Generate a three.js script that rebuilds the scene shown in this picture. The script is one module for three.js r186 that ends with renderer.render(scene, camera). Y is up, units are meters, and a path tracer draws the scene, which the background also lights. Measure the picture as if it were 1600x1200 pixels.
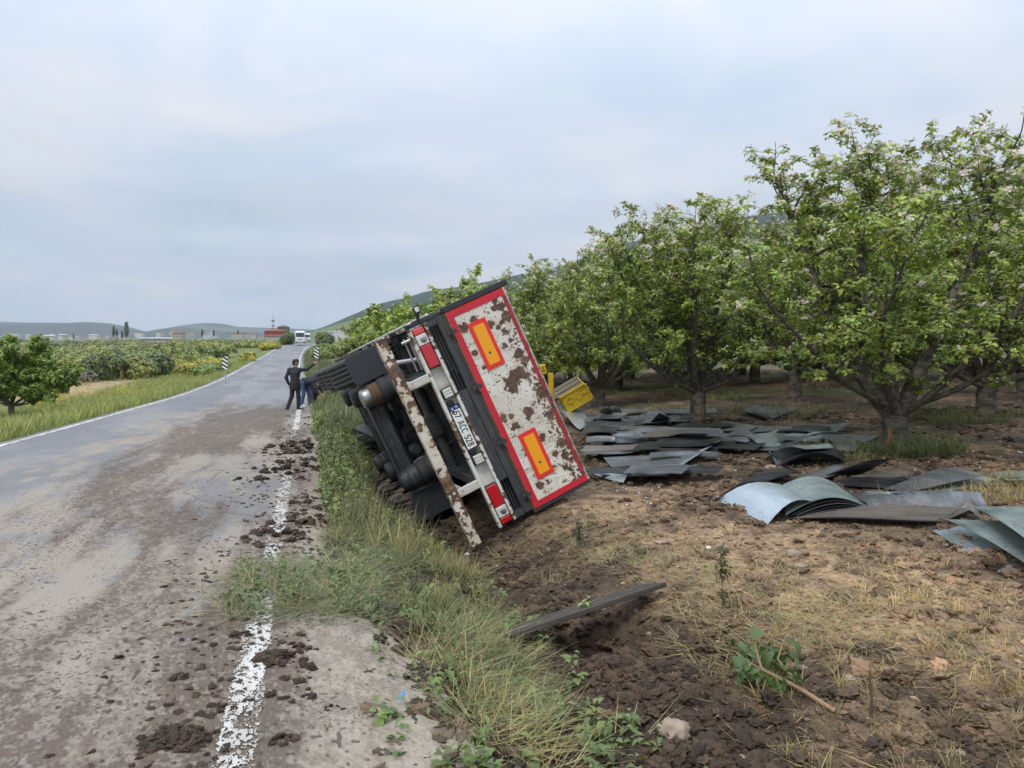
import * as THREE from 'three';
import { mergeGeometries, mergeVertices } from 'three/addons/utils/BufferGeometryUtils.js';
import { RoundedBoxGeometry } from 'three/addons/geometries/RoundedBoxGeometry.js';
import { MarchingCubes } from 'three/addons/objects/MarchingCubes.js';

// ------------------------------------------------------------------ camera, sky, sun, exposure
const EYE = 1.73;
const scene = new THREE.Scene();
const camera = new THREE.PerspectiveCamera(53.13, 4 / 3, 0.1, 12000);
camera.position.set(0, EYE, 0);
const PITCH = Math.atan(75 / 1200);
camera.rotation.set(-PITCH, 0, 0);
const renderer = new THREE.WebGLRenderer({ antialias: true });
renderer.toneMapping = THREE.LinearToneMapping;
renderer.toneMappingExposure = 1.16;
renderer.shadowMap.enabled = true;
renderer.shadowMap.type = THREE.PCFSoftShadowMap;
const FOG = 0.00013;
scene.fog = new THREE.FogExp2(new THREE.Color().setRGB(0.72, 0.80, 0.88), FOG);

// ------------------------------------------------------------------ noise
function rng(seed) { let s = seed >>> 0 || 1; return () => { s = (s + 0x6D2B79F5) >>> 0; let t = s; t = Math.imul(t ^ (t >>> 15), t | 1); t ^= t + Math.imul(t ^ (t >>> 7), t | 61); return ((t ^ (t >>> 14)) >>> 0) / 4294967296; }; }
const NT = new Float32Array(65536); { const r = rng(77); for (let i = 0; i < 65536; i++) NT[i] = r(); }
function vn(x, y) {
  const xi = Math.floor(x), yi = Math.floor(y), fx = x - xi, fy = y - yi;
  const u = fx * fx * (3 - 2 * fx), v = fy * fy * (3 - 2 * fy);
  const a = (xi & 255), b = (xi + 1 & 255), c = (yi & 255) << 8, d = (yi + 1 & 255) << 8;
  const p = NT[a | c], q = NT[b | c], r = NT[a | d], s = NT[b | d];
  return (p + (q - p) * u) * (1 - v) + (r + (s - r) * u) * v;
}
function fbm(x, y, o = 4) { let s = 0, a = 0.5, n = 0; for (let i = 0; i < o; i++) { s += a * vn(x, y); n += a; a *= 0.5; x = x * 2.03 + 17.3; y = y * 2.03 + 9.1; } return s / n; }
const sst = (a, b, x) => { const t = Math.min(1, Math.max(0, (x - a) / (b - a))); return t * t * (3 - 2 * t); };
const mix = (a, b, t) => a + (b - a) * t;
const mix3 = (a, b, t) => [a[0] + (b[0] - a[0]) * t, a[1] + (b[1] - a[1]) * t, a[2] + (b[2] - a[2]) * t];
const clamp = (x, a = 0, b = 1) => Math.min(b, Math.max(a, x));
function hermite(tab) {                     // smooth curve through [x, y] pairs
  const n = tab.length, m = [];
  for (let i = 0; i < n; i++) { const a = tab[Math.max(0, i - 1)], b = tab[Math.min(n - 1, i + 1)]; m.push((b[1] - a[1]) / (b[0] - a[0])); }
  return (x) => {
    if (x <= tab[0][0]) return tab[0][1] + (x - tab[0][0]) * m[0];
    if (x >= tab[n - 1][0]) return tab[n - 1][1];
    let i = 0; while (x > tab[i + 1][0]) i++;
    const h = tab[i + 1][0] - tab[i][0], t = (x - tab[i][0]) / h, t2 = t * t, t3 = t2 * t;
    return (2 * t3 - 3 * t2 + 1) * tab[i][1] + (t3 - 2 * t2 + t) * h * m[i] + (-2 * t3 + 3 * t2) * tab[i + 1][1] + (t3 - t2) * h * m[i + 1];
  };
}

// sky: one even overcast with soft layered cloud, brighter overhead than at the horizon
{
  const W = 2048, H = 1024, d = new Float32Array(W * H * 4);
  for (let j = 0; j < H; j++) {
    const el = ((j + 0.5) / H - 0.5) * Math.PI, sy = Math.sin(el), cy = Math.cos(el);
    for (let i = 0; i < W; i++) {
      const az = ((i + 0.5) / W - 0.5) * 2 * Math.PI, x = Math.cos(az) * cy, z = Math.sin(az) * cy;
      const s = Math.max(sy, 0);
      const k = 1 / (s + 0.16);
      const px = x * k * 1.6, pz = z * k * 1.6;
      const w = fbm(px * 0.9 + 40, pz * 0.9 + 11, 3);
      const n = fbm(px * 1.1 + w * 1.4 + 7, pz * 1.1 + w * 1.4 + 3, 5);
      const n2 = fbm(px * 2.6 - w + 90, pz * 2.6 + w + 33, 4);
      const grey = clamp((n - 0.5) * 2.6 + (n2 - 0.5) * 0.9, -1, 1);
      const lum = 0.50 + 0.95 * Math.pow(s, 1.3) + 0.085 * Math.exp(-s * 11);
      const bluish = [0.82, 1.0, 1.24], pale = [0.98, 1.01, 1.10];
      const c = mix3(bluish, pale, clamp(0.45 + grey * 0.55));
      const band = (fbm(az * 2.2 + 9, s * 26 + fbm(az * 3, s * 9, 2) * 2.2, 4) - 0.5) * Math.exp(-(((s - 0.13) / 0.12) ** 2));
      const l = lum * (1 + grey * 0.085 + band * 0.22);
      const o = (j * W + i) * 4;
      const below = sy < 0 ? 0.75 : 1;
      d[o] = c[0] * l * below; d[o + 1] = c[1] * l * below; d[o + 2] = c[2] * l * below; d[o + 3] = 1;
    }
  }
  const t = new THREE.DataTexture(d, W, H, THREE.RGBAFormat, THREE.FloatType);
  t.mapping = THREE.EquirectangularReflectionMapping; t.magFilter = THREE.LinearFilter; t.minFilter = THREE.LinearFilter; t.needsUpdate = true;
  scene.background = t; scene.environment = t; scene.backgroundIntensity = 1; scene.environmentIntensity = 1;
}
const sun = new THREE.DirectionalLight(new THREE.Color().setRGB(1, 0.96, 0.9), 1.5);
sun.position.set(-14, 40, 14);           // high behind the cloud, over the left shoulder
sun.target.position.set(3, 0, -12);
sun.castShadow = true; sun.shadow.radius = 26;
sun.shadow.mapSize.set(2048, 2048);
Object.assign(sun.shadow.camera, { left: -40, right: 40, top: 40, bottom: -40, near: 1, far: 160 });
scene.add(sun, sun.target);

// ------------------------------------------------------------------ helpers
const V = (x, y, z) => new THREE.Vector3(x, y, z);
const used = {};
function numbered(n) { if (!(n in used)) { used[n] = 0; return n; } return n + '_' + String(++used[n]).padStart(3, '0'); }
function tag(o, label, category, group, kind) { if (label) o.userData.label = label; if (category) o.userData.category = category; if (group) o.userData.group = group; if (kind) o.userData.kind = kind; return o; }
function thing(name, label, category, pos, turn = 0, group) { const g = new THREE.Group(); g.name = numbered(name); if (pos) g.position.copy(pos); g.rotation.y = turn; tag(g, label, category, group); scene.add(g); return g; }
function flat(g) { const r = g.index ? g.toNonIndexed() : g; for (const k of Object.keys(r.attributes)) if (!['position', 'normal', 'uv', 'color'].includes(k)) r.deleteAttribute(k); return r; }
function join(gs) {
  gs = gs.flat(9).map(flat);
  if (gs.some((g) => g.attributes.color) && !gs.every((g) => g.attributes.color)) gs.forEach((g) => { if (!g.attributes.color) g.setAttribute('color', new THREE.BufferAttribute(new Float32Array(g.attributes.position.count * 3).fill(1), 3)); });
  gs.forEach((g) => { if (!g.attributes.uv) g.setAttribute('uv', new THREE.BufferAttribute(new Float32Array(g.attributes.position.count * 2), 2)); });
  const m = gs.length === 1 ? gs[0] : mergeGeometries(gs); return m;
}
function mesh(name, gs, mat, parent = scene) { const m = new THREE.Mesh(Array.isArray(gs) ? join(gs) : gs, mat); m.name = parent === scene ? numbered(name) : name; m.castShadow = m.receiveShadow = true; parent.add(m); return m; }
function place(g, x = 0, y = 0, z = 0, rx = 0, ry = 0, rz = 0) { if (rx || ry || rz) g.applyMatrix4(new THREE.Matrix4().makeRotationFromEuler(new THREE.Euler(rx, ry, rz))); g.translate(x, y, z); return g; }
function box(x0, x1, y0, y1, z0, z1, b = 0) {
  const w = Math.abs(x1 - x0), h = Math.abs(y1 - y0), d = Math.abs(z1 - z0);
  const g = b ? new RoundedBoxGeometry(w, h, d, 1, Math.min(b, w / 2.2, h / 2.2, d / 2.2)) : new THREE.BoxGeometry(w, h, d);
  return g.translate((x0 + x1) / 2, (y0 + y1) / 2, (z0 + z1) / 2);
}
function rod(a, b, r0, r1 = r0, seg = 10, open = false) {
  const L = a.distanceTo(b), g = new THREE.CylinderGeometry(r1, r0, L, seg, 1, open);
  const q = new THREE.Quaternion().setFromUnitVectors(V(0, 1, 0), b.clone().sub(a).normalize());
  g.applyQuaternion(q); g.translate((a.x + b.x) / 2, (a.y + b.y) / 2, (a.z + b.z) / 2); return g;
}
const toS = (c) => c <= 0.0031308 ? c * 12.92 : 1.055 * Math.pow(c, 1 / 2.4) - 0.055;
const LUT = new Uint8Array(4097); for (let i = 0; i <= 4096; i++) LUT[i] = Math.round(255 * toS(i / 4096));
const s8 = (c) => LUT[Math.round(clamp(c) * 4096)];
function colorTex(w, h, fn, wrap = THREE.RepeatWrapping) {          // fn(u, v, i, j) -> linear [r, g, b, a]
  const d = new Uint8Array(w * h * 4);
  for (let j = 0; j < h; j++) for (let i = 0; i < w; i++) { const c = fn((i + 0.5) / w, (j + 0.5) / h, i, j), o = (j * w + i) * 4; d[o] = s8(c[0]); d[o + 1] = s8(c[1]); d[o + 2] = s8(c[2]); d[o + 3] = c.length > 3 ? Math.round(255 * clamp(c[3])) : 255; }
  const t = new THREE.DataTexture(d, w, h, THREE.RGBAFormat); t.colorSpace = THREE.SRGBColorSpace; t.wrapS = t.wrapT = wrap; t.magFilter = THREE.LinearFilter; t.needsUpdate = true; return t;
}
function greyTex(w, h, fn, wrap = THREE.RepeatWrapping) {
  const d = new Uint8Array(w * h * 4);
  for (let j = 0; j < h; j++) for (let i = 0; i < w; i++) { const c = Math.round(255 * clamp(fn((i + 0.5) / w, (j + 0.5) / h, i, j))), o = (j * w + i) * 4; d[o] = d[o + 1] = d[o + 2] = c; d[o + 3] = 255; }
  const t = new THREE.DataTexture(d, w, h, THREE.RGBAFormat); t.wrapS = t.wrapT = wrap; t.magFilter = THREE.LinearFilter; t.needsUpdate = true; return t;
}
function std(r, g, b, rough = 0.8, extra = {}) { return new THREE.MeshStandardMaterial({ color: new THREE.Color().setRGB(r, g, b), roughness: rough, side: THREE.DoubleSide, ...extra }); }
// a pixel of the 1600 x 1200 photograph at a distance ahead of the camera -> a point of the place
function at(px, py, D) { const x = (px - 800) / 1200, y = -(py - 600) / 1200, c = Math.cos(PITCH), s = Math.sin(PITCH); const wy = y * c - s, wz = -y * s - c; const k = -D / wz; return V(x * k, EYE + wy * k, -D); }
// ------------------------------------------------------------------ the lie of the land: D metres ahead, t metres right of the road's middle
const xc = hermite([[-10, -0.65], [0, -3.3], [10, -5.95], [26, -10.2], [40, -14.0], [60, -19.6], [90, -27.9], [130, -38.6], [165, -47.0], [190, -51.5], [230, -57], [300, -64], [600, -80], [6000, -80]]);
const re = hermite([[-10, 0.32], [0, 0], [10, -0.32], [26, -0.83], [40, -1.25], [60, -1.57], [90, -1.62], [130, -1.5], [165, -0.72], [190, -0.32], [215, -0.3], [260, -1.2], [400, -3], [6000, -6]]);
const plain = hermite([[-10, -0.3], [0, -0.5], [40, -2.3], [90, -3.0], [200, -4.2], [500, -5], [6000, -8]]);
const rightRise = hermite([[3.3, -0.02], [3.6, -0.05], [4.05, -0.14], [4.5, -0.36], [5.0, -0.5], [5.5, -0.34], [6.1, -0.06], [6.7, 0.05], [8.5, 0.2], [11.5, 0.46], [16, 0.68], [30, 1.3], [70, 2.6], [200, 6], [6000, 6]]);
const leftRise = hermite([[3.3, -0.03], [4.2, -0.12], [6, -0.45], [9, -0.85], [14, -1.0], [6000, -1.0]]);
const HOLE = [0.62, 5.36];                          // the dark hollow under the plank
function baseY(t, D) { const X0 = xc(D) + t;                              // smooth shape without clods
  const r = re(D);
  if (t >= 0) {
    let y = r + (t > 3.3 ? rightRise(t) : -0.02);
    y += 0.26 * Math.exp(-((t - 5.0) ** 2) / 0.6) * (1 - sst(4.6, 8.5, D));
    if (D > 8) y -= 0.26 * Math.exp(-((t - 4.65) ** 2) / 0.5) * sst(8.6, 10.5, D) * (1 - sst(17, 23, D));      // the trough the wheels dug
    y -= 0.36 * Math.exp(-((X0 - HOLE[0]) ** 2) / 0.10 - ((D - HOLE[1]) ** 2) / 0.07);                                      // hollow under the plank
    return mix(y, plain(D) + 4, sst(60, 400, t) * 0.3);
  }
  const a = -t, k = sst(8, 60, a);
  return mix(r + (a > 3.3 ? leftRise(a) : -0.02), plain(D), k);
}
function soil(X, D, t) {                            // how far the churned soil is broken up, 0 to 1
  return t > 3.4 && t < 60 ? sst(3.65, 4.4, t) : 0;
}
function groundY(X, D) {
  const t = X - xc(D); let y = baseY(t, D);
  if (D < 60 && t > 3.3 && t < 40) {
    const near = 1 - sst(30, 60, D), q = soil(X, D, t) * near;
    const rough = 0.35 + 0.9 * sst(0.42, 0.62, fbm(X * 0.55 + 3, D * 0.55 + 8, 3));
    y += q * ((fbm(X * 1.1, D * 1.1, 3) - 0.5) * 0.13 + rough * ((fbm(X * 5 + 31, D * 5 + 5, 4) - 0.5) * 0.105 + Math.abs(vn(X * 13, D * 13) - 0.5) * 0.028));
  } else if (t < -3.4) y += (fbm(X * 0.5, D * 0.5, 3) - 0.5) * 0.16 * sst(3.5, 5, -t);
  return y;
}
const G = (X, D, up = 0) => V(X, groundY(X, D) + up, -D);
function gp(px, py, up = 0) {                       // the ground under a pixel
  let lo = 1.5, hi = 1.5;
  for (let D = 1.6; D < 3000; D *= 1.01) { const p = at(px, py, D); hi = D; if (p.y < groundY(p.x, D) + up) break; lo = D; }
  for (let i = 0; i < 24; i++) { const m = (lo + hi) / 2, p = at(px, py, m); if (p.y < groundY(p.x, m) + up) hi = m; else lo = m; }
  const p = at(px, py, hi); return p;
}
// colours of the soil (linear, as it is in even light)
const DARKSOIL = [0.052, 0.034, 0.022], BROWNSOIL = [0.14, 0.092, 0.058], TANSOIL = [0.265, 0.178, 0.11], GREENSOIL = [0.075, 0.09, 0.03], STRAW = [0.30, 0.235, 0.125];
function tanMask(X, D, t) {                         // the dry trodden strip across the front right and the dry field
  const a = Math.exp(-(((X - 2.2 - (D - 5.5) * -0.55) / 1.25) ** 2)) * (1 - sst(9.5, 12, D)) * sst(2.2, 3.2, D);
  return clamp(a * 1.15 + sst(0.56, 0.7, fbm(X * 0.5 + 70, D * 0.5, 3)) * 0.35);
}
function groundColor(X, D, t) {
  if (t > 0) {
    const n = fbm(X * 1.7 + 5, D * 1.7 + 2, 4), n2 = fbm(X * 7, D * 7 + 50, 3), n3 = vn(X * 31, D * 31);
    let c = mix3(DARKSOIL, BROWNSOIL, sst(0.38, 0.66, n * 0.6 + n2 * 0.4));
    const tm = tanMask(X, D, t) * sst(5.6, 6.6, t);
    c = mix3(c, TANSOIL, clamp(tm * (0.35 + 0.9 * sst(0.35, 0.6, n2 * 0.6 + n * 0.4))));
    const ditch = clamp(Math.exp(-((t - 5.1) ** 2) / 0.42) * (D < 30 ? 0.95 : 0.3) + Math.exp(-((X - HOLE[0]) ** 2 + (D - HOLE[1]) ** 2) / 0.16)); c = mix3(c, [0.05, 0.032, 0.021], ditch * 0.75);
    if (t < 4.3) c = mix3(c, [0.17, 0.14, 0.105], 0.5 * (1 - sst(3.7, 4.3, t)) * sst(0.4, 0.6, n2));
    const green = sst(0.55, 0.68, fbm(X * 0.35 + 12, D * 0.35 + 44, 3)) * sst(9, 16, D);
    c = mix3(c, GREENSOIL, clamp(green * 0.7 + sst(40, 90, D) * 0.8));
    c = mix3(c, STRAW, 0.45 * sst(0.7, 0.9, n3) * clamp(tm + 0.35));
    const s = 0.8 + 0.4 * n2; return [c[0] * s, c[1] * s, c[2] * s];
  }
  const n = fbm(X * 0.3 + 9, D * 0.3, 4), n2 = fbm(X * 2.4, D * 2.4, 3);
  let c = mix3([0.10, 0.145, 0.036], [0.18, 0.20, 0.055], sst(0.35, 0.65, n * 0.5 + n2 * 0.5));
  const a = -t, field = sst(10, 14, a + (n - 0.5) * 6) * (1 - sst(30, 40, a)) * sst(46, 54, D + (n - 0.5) * 8) * (1 - sst(76, 84, D + (n - 0.5) * 10));
  c = mix3(c, [0.42, 0.30, 0.17], clamp(field * (0.35 + n2)));
  if (D > 120) c = mix3(c, [0.075, 0.105, 0.035], sst(120, 250, D) * 0.8);
  return c;
}
const soilGrain = colorTex(1024, 1024, (u, v) => {   // repeats every 2 m
  const P = 64; const w = (f, s) => { const x = u * f, y = v * f; const m = (k) => ((k % f) + f) % f; const xi = Math.floor(x), yi = Math.floor(y), fx = x - xi, fy = y - yi, a = fx * fx * (3 - 2 * fx), b = fy * fy * (3 - 2 * fy); const h = (i, j) => NT[(m(i) * 131 + m(j) * 977 + s * 7919) & 65535]; return (h(xi, yi) * (1 - a) + h(xi + 1, yi) * a) * (1 - b) + (h(xi, yi + 1) * (1 - a) + h(xi + 1, yi + 1) * a) * b; };
  const g = 0.34 * w(16, 1) + 0.3 * w(48, 2) + 0.22 * w(120, 3) + 0.14 * w(340, 4);
  const k = clamp(0.5 + (g - 0.5) * 1.9); const l = 0.34 + 0.66 * k; return [l, l * 0.985, l * 0.965];
});
const soilBump = greyTex(1024, 1024, (u, v) => {
  const w = (f, s) => { const x = u * f, y = v * f; const m = (k) => ((k % f) + f) % f; const xi = Math.floor(x), yi = Math.floor(y), fx = x - xi, fy = y - yi, a = fx * fx * (3 - 2 * fx), b = fy * fy * (3 - 2 * fy); const h = (i, j) => NT[(m(i) * 131 + m(j) * 977 + s * 7919) & 65535]; return (h(xi, yi) * (1 - a) + h(xi + 1, yi) * a) * (1 - b) + (h(xi, yi + 1) * (1 - a) + h(xi + 1, yi + 1) * a) * b; };
  return 0.4 * w(24, 1) + 0.3 * w(64, 2) + 0.2 * w(150, 3) + 0.1 * w(340, 4);
});
{
  const ts = []; const push = (x) => ts.push(x);
  { const l = []; let x = -3.6, s = 0.25; while (x > -4200) { l.push(x); x -= s; s *= 1.13; } l.reverse().forEach(push); }
  push(-3.4); push(0); push(3.25);
  for (let x = 3.32; x < 12.5; x += 0.036) push(x);
  { let x = 12.55, s = 0.05; while (x < 4200) { push(x); s *= 1.045; x += s; } }
  const ds = [-9, -5, -2, 0, 1, 1.6]; { let d = 2; while (d < 6000) { ds.push(d); d += d < 60 ? Math.max(0.032, d * 0.0062) : d * 0.03; } }
  const nc = ts.length, nr = ds.length, pos = new Float32Array(nc * nr * 3), col = new Float32Array(nc * nr * 3), uv = new Float32Array(nc * nr * 2), idx = [];
  for (let j = 0; j < nr; j++) for (let i = 0; i < nc; i++) {
    const D = ds[j], t = ts[i], X = xc(D) + t, o = j * nc + i;
    let y = Math.abs(t) < 3.5 ? re(D) - 0.14 : groundY(X, D);
    pos[o * 3] = X; pos[o * 3 + 1] = y; pos[o * 3 + 2] = -D;
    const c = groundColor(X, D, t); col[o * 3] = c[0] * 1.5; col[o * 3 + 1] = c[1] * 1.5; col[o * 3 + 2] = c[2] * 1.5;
    uv[o * 2] = X / 2; uv[o * 2 + 1] = D / 2;
    if (i < nc - 1 && j < nr - 1) idx.push(o, o + 1, o + nc, o + 1, o + nc + 1, o + nc);
  }
  const g = new THREE.BufferGeometry(); g.setAttribute('position', new THREE.BufferAttribute(pos, 3)); g.setAttribute('color', new THREE.BufferAttribute(col, 3)); g.setAttribute('uv', new THREE.BufferAttribute(uv, 2)); g.setIndex(idx); g.computeVertexNormals();
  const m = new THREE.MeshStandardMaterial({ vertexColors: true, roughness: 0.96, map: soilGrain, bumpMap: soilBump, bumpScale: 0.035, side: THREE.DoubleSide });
  tag(mesh('ground', g, m), null, null, null, 'structure');
}
// ------------------------------------------------------------------ the road and its painted edges
const roadEdge = (D) => 3.98 - 0.42 * sst(3.2, 7, D) + (fbm(D * 1.7, 3, 4) - 0.5) * 0.4 + (fbm(D * 7, 9, 3) - 0.5) * 0.16;
function mudAt(t, D) {                              // 0 clean .. 1 thick mud carried across the road
  const s = D * 0.24 - t * 0.30, q = t + D * 0.03 + (fbm(D * 0.5, t, 2) - 0.5) * 0.5;
  const band = sst(-2.0, 1.0, t + (fbm(D * 0.25, 8, 2) - 0.5) * 1.8) * (1 - sst(24, 36, D));
  const big = fbm(q * 1.1 + 4, s * 0.9 + 7, 3), streak = fbm(q * 4.2, s * 2.1 + 3, 4);
  return clamp(sst(0.42, 0.72, big * 0.6 + streak * 0.4 + band * 0.075) * band * 1.1);
}
function roadSheet(d0, d1, name, tw, th, near) {
  const rows = []; for (let d = d0; d < d1; d += near ? (d > 2.5 && d < 14 ? 0.05 : 0.2) : Math.max(1, d * 0.02)) rows.push(d); rows.push(d1);
  const cols = []; for (let i = 0; i <= 24; i++) cols.push(i / 24);
  const pos = [], uv = [], idx = [], nc = cols.length;
  rows.forEach((D, j) => { const a = -3.5, b = roadEdge(D); cols.forEach((k, i) => { const t = a + (b - a) * k; const y = re(D) + 0.02 * (1 - (t / 3.5) ** 2) - (i === 0 || i === 24 ? 0.07 : 0) + (t > 3.3 ? (fbm(t * 3, D * 3, 2) - 0.5) * 0.03 : 0); pos.push(xc(D) + t, y, -D); uv.push((t + 4) / 8, (D - d0) / (d1 - d0)); if (i < nc - 1 && j < rows.length - 1) { const o = j * nc + i; idx.push(o, o + 1, o + nc, o + 1, o + nc + 1, o + nc); } }); });
  const g = new THREE.BufferGeometry(); g.setAttribute('position', new THREE.Float32BufferAttribute(pos, 3)); g.setAttribute('uv', new THREE.Float32BufferAttribute(uv, 2)); g.setIndex(idx); g.computeVertexNormals();
  const bumpV = new Float32Array(tw * th);
  const map = colorTex(tw, th, (u, v, i, j) => {
    const t = u * 8 - 4, D = d0 + v * (d1 - d0);
    const grain = NT[(i * 7 + j * 131 + ((i * j) >> 3)) & 65535], g2 = vn(t * 60, D * 60), pat = fbm(t * 0.9 + 5, D * 0.22 + 3, 4), p2 = fbm(t * 4, D * 2.2 + 9, 4);
    let c = mix3([0.175, 0.178, 0.188], [0.235, 0.232, 0.232], sst(0.35, 0.65, pat));
    const wheel = Math.exp(-(((Math.abs(t) - 1.0) / 0.28) ** 2)) + Math.exp(-(((Math.abs(t) - 2.5) / 0.25) ** 2)); c = mix3(c, [0.15, 0.152, 0.16], wheel * 0.3);
    const dust = clamp(sst(-2.2, 0.4, t + (p2 - 0.5) * 2) * (1 - sst(20, 34, D)) * (0.25 + 1.2 * sst(0.36, 0.66, pat * 0.5 + p2 * 0.5)));
    c = mix3(c, [0.315, 0.265, 0.205], dust * 0.85);
    const sh = sst(3.05, 3.4, t); c = mix3(c, [0.37, 0.315, 0.25], sh * 0.85 * (1 - sst(60, 90, D)));
    const mud = mudAt(t, D) * (1 - 0.65 * sst(3.0, 3.35, t)), fine = fbm(t * 14, D * 9, 3);
    const gr = fbm(t * 42, D * 30, 3);
    const thick = clamp(mud * (0.35 + 1.3 * sst(0.3, 0.7, fine * 0.5 + gr * 0.5)) + mud * mud * 0.35 * sst(0.4, 0.6, gr));
    c = mix3(c, [0.215, 0.165, 0.12], clamp(mud * 1.2) * 0.4);
    c = mix3(c, [0.10, 0.07, 0.047], clamp((thick - 0.12) * 0.95));
    if (D < 30) { const s1 = sst(0.70, 0.84, vn(t * 75 + 7, D * 60)) * sst(0.38, 0.6, fbm(t * 2.2 + 4, D * 1.6, 3) + 0.06) * sst(-2, 0.5, t); c = mix3(c, [0.07, 0.052, 0.038], s1 * 0.75); const s2 = sst(0.86, 0.93, vn(t * 90, D * 70 + 3)); c = mix3(c, [0.42, 0.38, 0.33], s2 * 0.3); }
    const spk = D < 34 ? sst(0.80, 0.86, vn(t * 34 + 3, D * 26)) * sst(0.42, 0.6, fbm(t * 1.2, D * 1.2, 2)) * sst(-2, 0.5, t) : 0; c = mix3(c, [0.055, 0.04, 0.03], spk * 0.8);
    const crack = D < 120 ? sst(0.965, 0.985, 1 - Math.abs(fbm(t * 0.8 + 2, D * 0.5, 4) - 0.5) * 2.6) * sst(0.5, 0.6, fbm(t * 0.3, D * 0.2 + 7, 2)) : 0; c = mix3(c, [0.08, 0.075, 0.07], crack * 0.5);
    bumpV[j * tw + i] = clamp(0.25 + grain * 0.10 + g2 * 0.1 + thick * (0.2 + fine * 0.3) + spk * 0.2);
    const k = 0.86 + 0.28 * (grain * 0.55 + g2 * 0.45); return [c[0] * k, c[1] * k, c[2] * k];
  }, THREE.ClampToEdgeWrapping);
  const opt = { roughness: 0.82, map, side: THREE.DoubleSide };
  if (near) { opt.bumpMap = greyTex(tw, th, (u, v, i, j) => bumpV[j * tw + i], THREE.ClampToEdgeWrapping); opt.bumpScale = 0.02; }
  tag(mesh(name, g, new THREE.MeshStandardMaterial(opt)), null, null, null, 'structure');
}
roadSheet(-8, 9.5, 'road', 2048, 2048, true);
roadSheet(9.5, 34, 'road', 2048, 2048, true);
roadSheet(34, 420, 'road', 512, 2048, false);
function paintLine(name, tc, w, d0, d1, worn, muddy) {
  const rows = []; for (let d = d0; d < d1; d += Math.max(0.25, d * 0.02)) rows.push(d); rows.push(d1);
  const pos = [], uv = [], idx = [];
  rows.forEach((D, j) => { for (let i = 0; i < 2; i++) { const t = tc + (i - 0.5) * w; pos.push(xc(D) + t, re(D) + 0.02 * (1 - (t / 3.5) ** 2) + 0.006, -D); uv.push(i, (D - d0) / (d1 - d0)); } if (j) { const o = (j - 1) * 2; idx.push(o, o + 1, o + 2, o + 1, o + 3, o + 2); } });
  const g = new THREE.BufferGeometry(); g.setAttribute('position', new THREE.Float32BufferAttribute(pos, 3)); g.setAttribute('uv', new THREE.Float32BufferAttribute(uv, 2)); g.setIndex(idx); g.computeVertexNormals();
  const L = d1 - d0, th = L < 40 ? 2048 : 1024;
  const tex = colorTex(64, th, (u, v) => {
    const x = u * w, D = d0 + v * L, n = fbm(x * 40 + 3, D * 22, 3), n2 = fbm(x * 9, D * 3.1, 3), n3 = vn(x * 150, D * 110), n4 = vn(x * 60, D * 45);
    let c = mix3([0.60, 0.585, 0.55], [0.46, 0.435, 0.39], sst(0.4, 0.7, n2)); c = mix3(c, [0.3, 0.25, 0.2], muddy * 0.6 * sst(0.5, 0.66, n));
    const edge = Math.min(u, 1 - u) * w; const cov = worn(D);
    const a = sst(-0.08, 0.03, edge * 4 - 0.06 + (n - 0.5) * 0.25) * (n * 0.27 + n2 * 0.25 + n3 * 0.26 + n4 * 0.22 < cov ? 1 : 0);
    return [...c, a];
  }, THREE.ClampToEdgeWrapping);
  tag(mesh(name, g, new THREE.MeshStandardMaterial({ map: tex, alphaTest: 0.5, roughness: 0.75, side: THREE.DoubleSide })), null, null, null, 'structure');
}
for (const [a, b] of [[1.5, 8], [8, 30]]) paintLine('road_marking', 2.95, 0.19, a, b, (D) => D < 4.9 ? 0.56 : D < 7.6 ? 0.46 : D < 9.5 ? 0.52 : D < 13 ? 0.47 : D < 19 ? 0.43 : 0.62, 1);
paintLine('road_marking', 2.95, 0.17, 30, 230, () => 0.66, 0);
paintLine('road_marking', -2.95, 0.16, -6, 230, () => 0.63, 0.2);
for (const [a, b] of [[38, 41], [50, 53], [62, 65], [74, 77]]) paintLine('road_marking', 0, 0.1, a, b, () => 0.5, 0);
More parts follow.
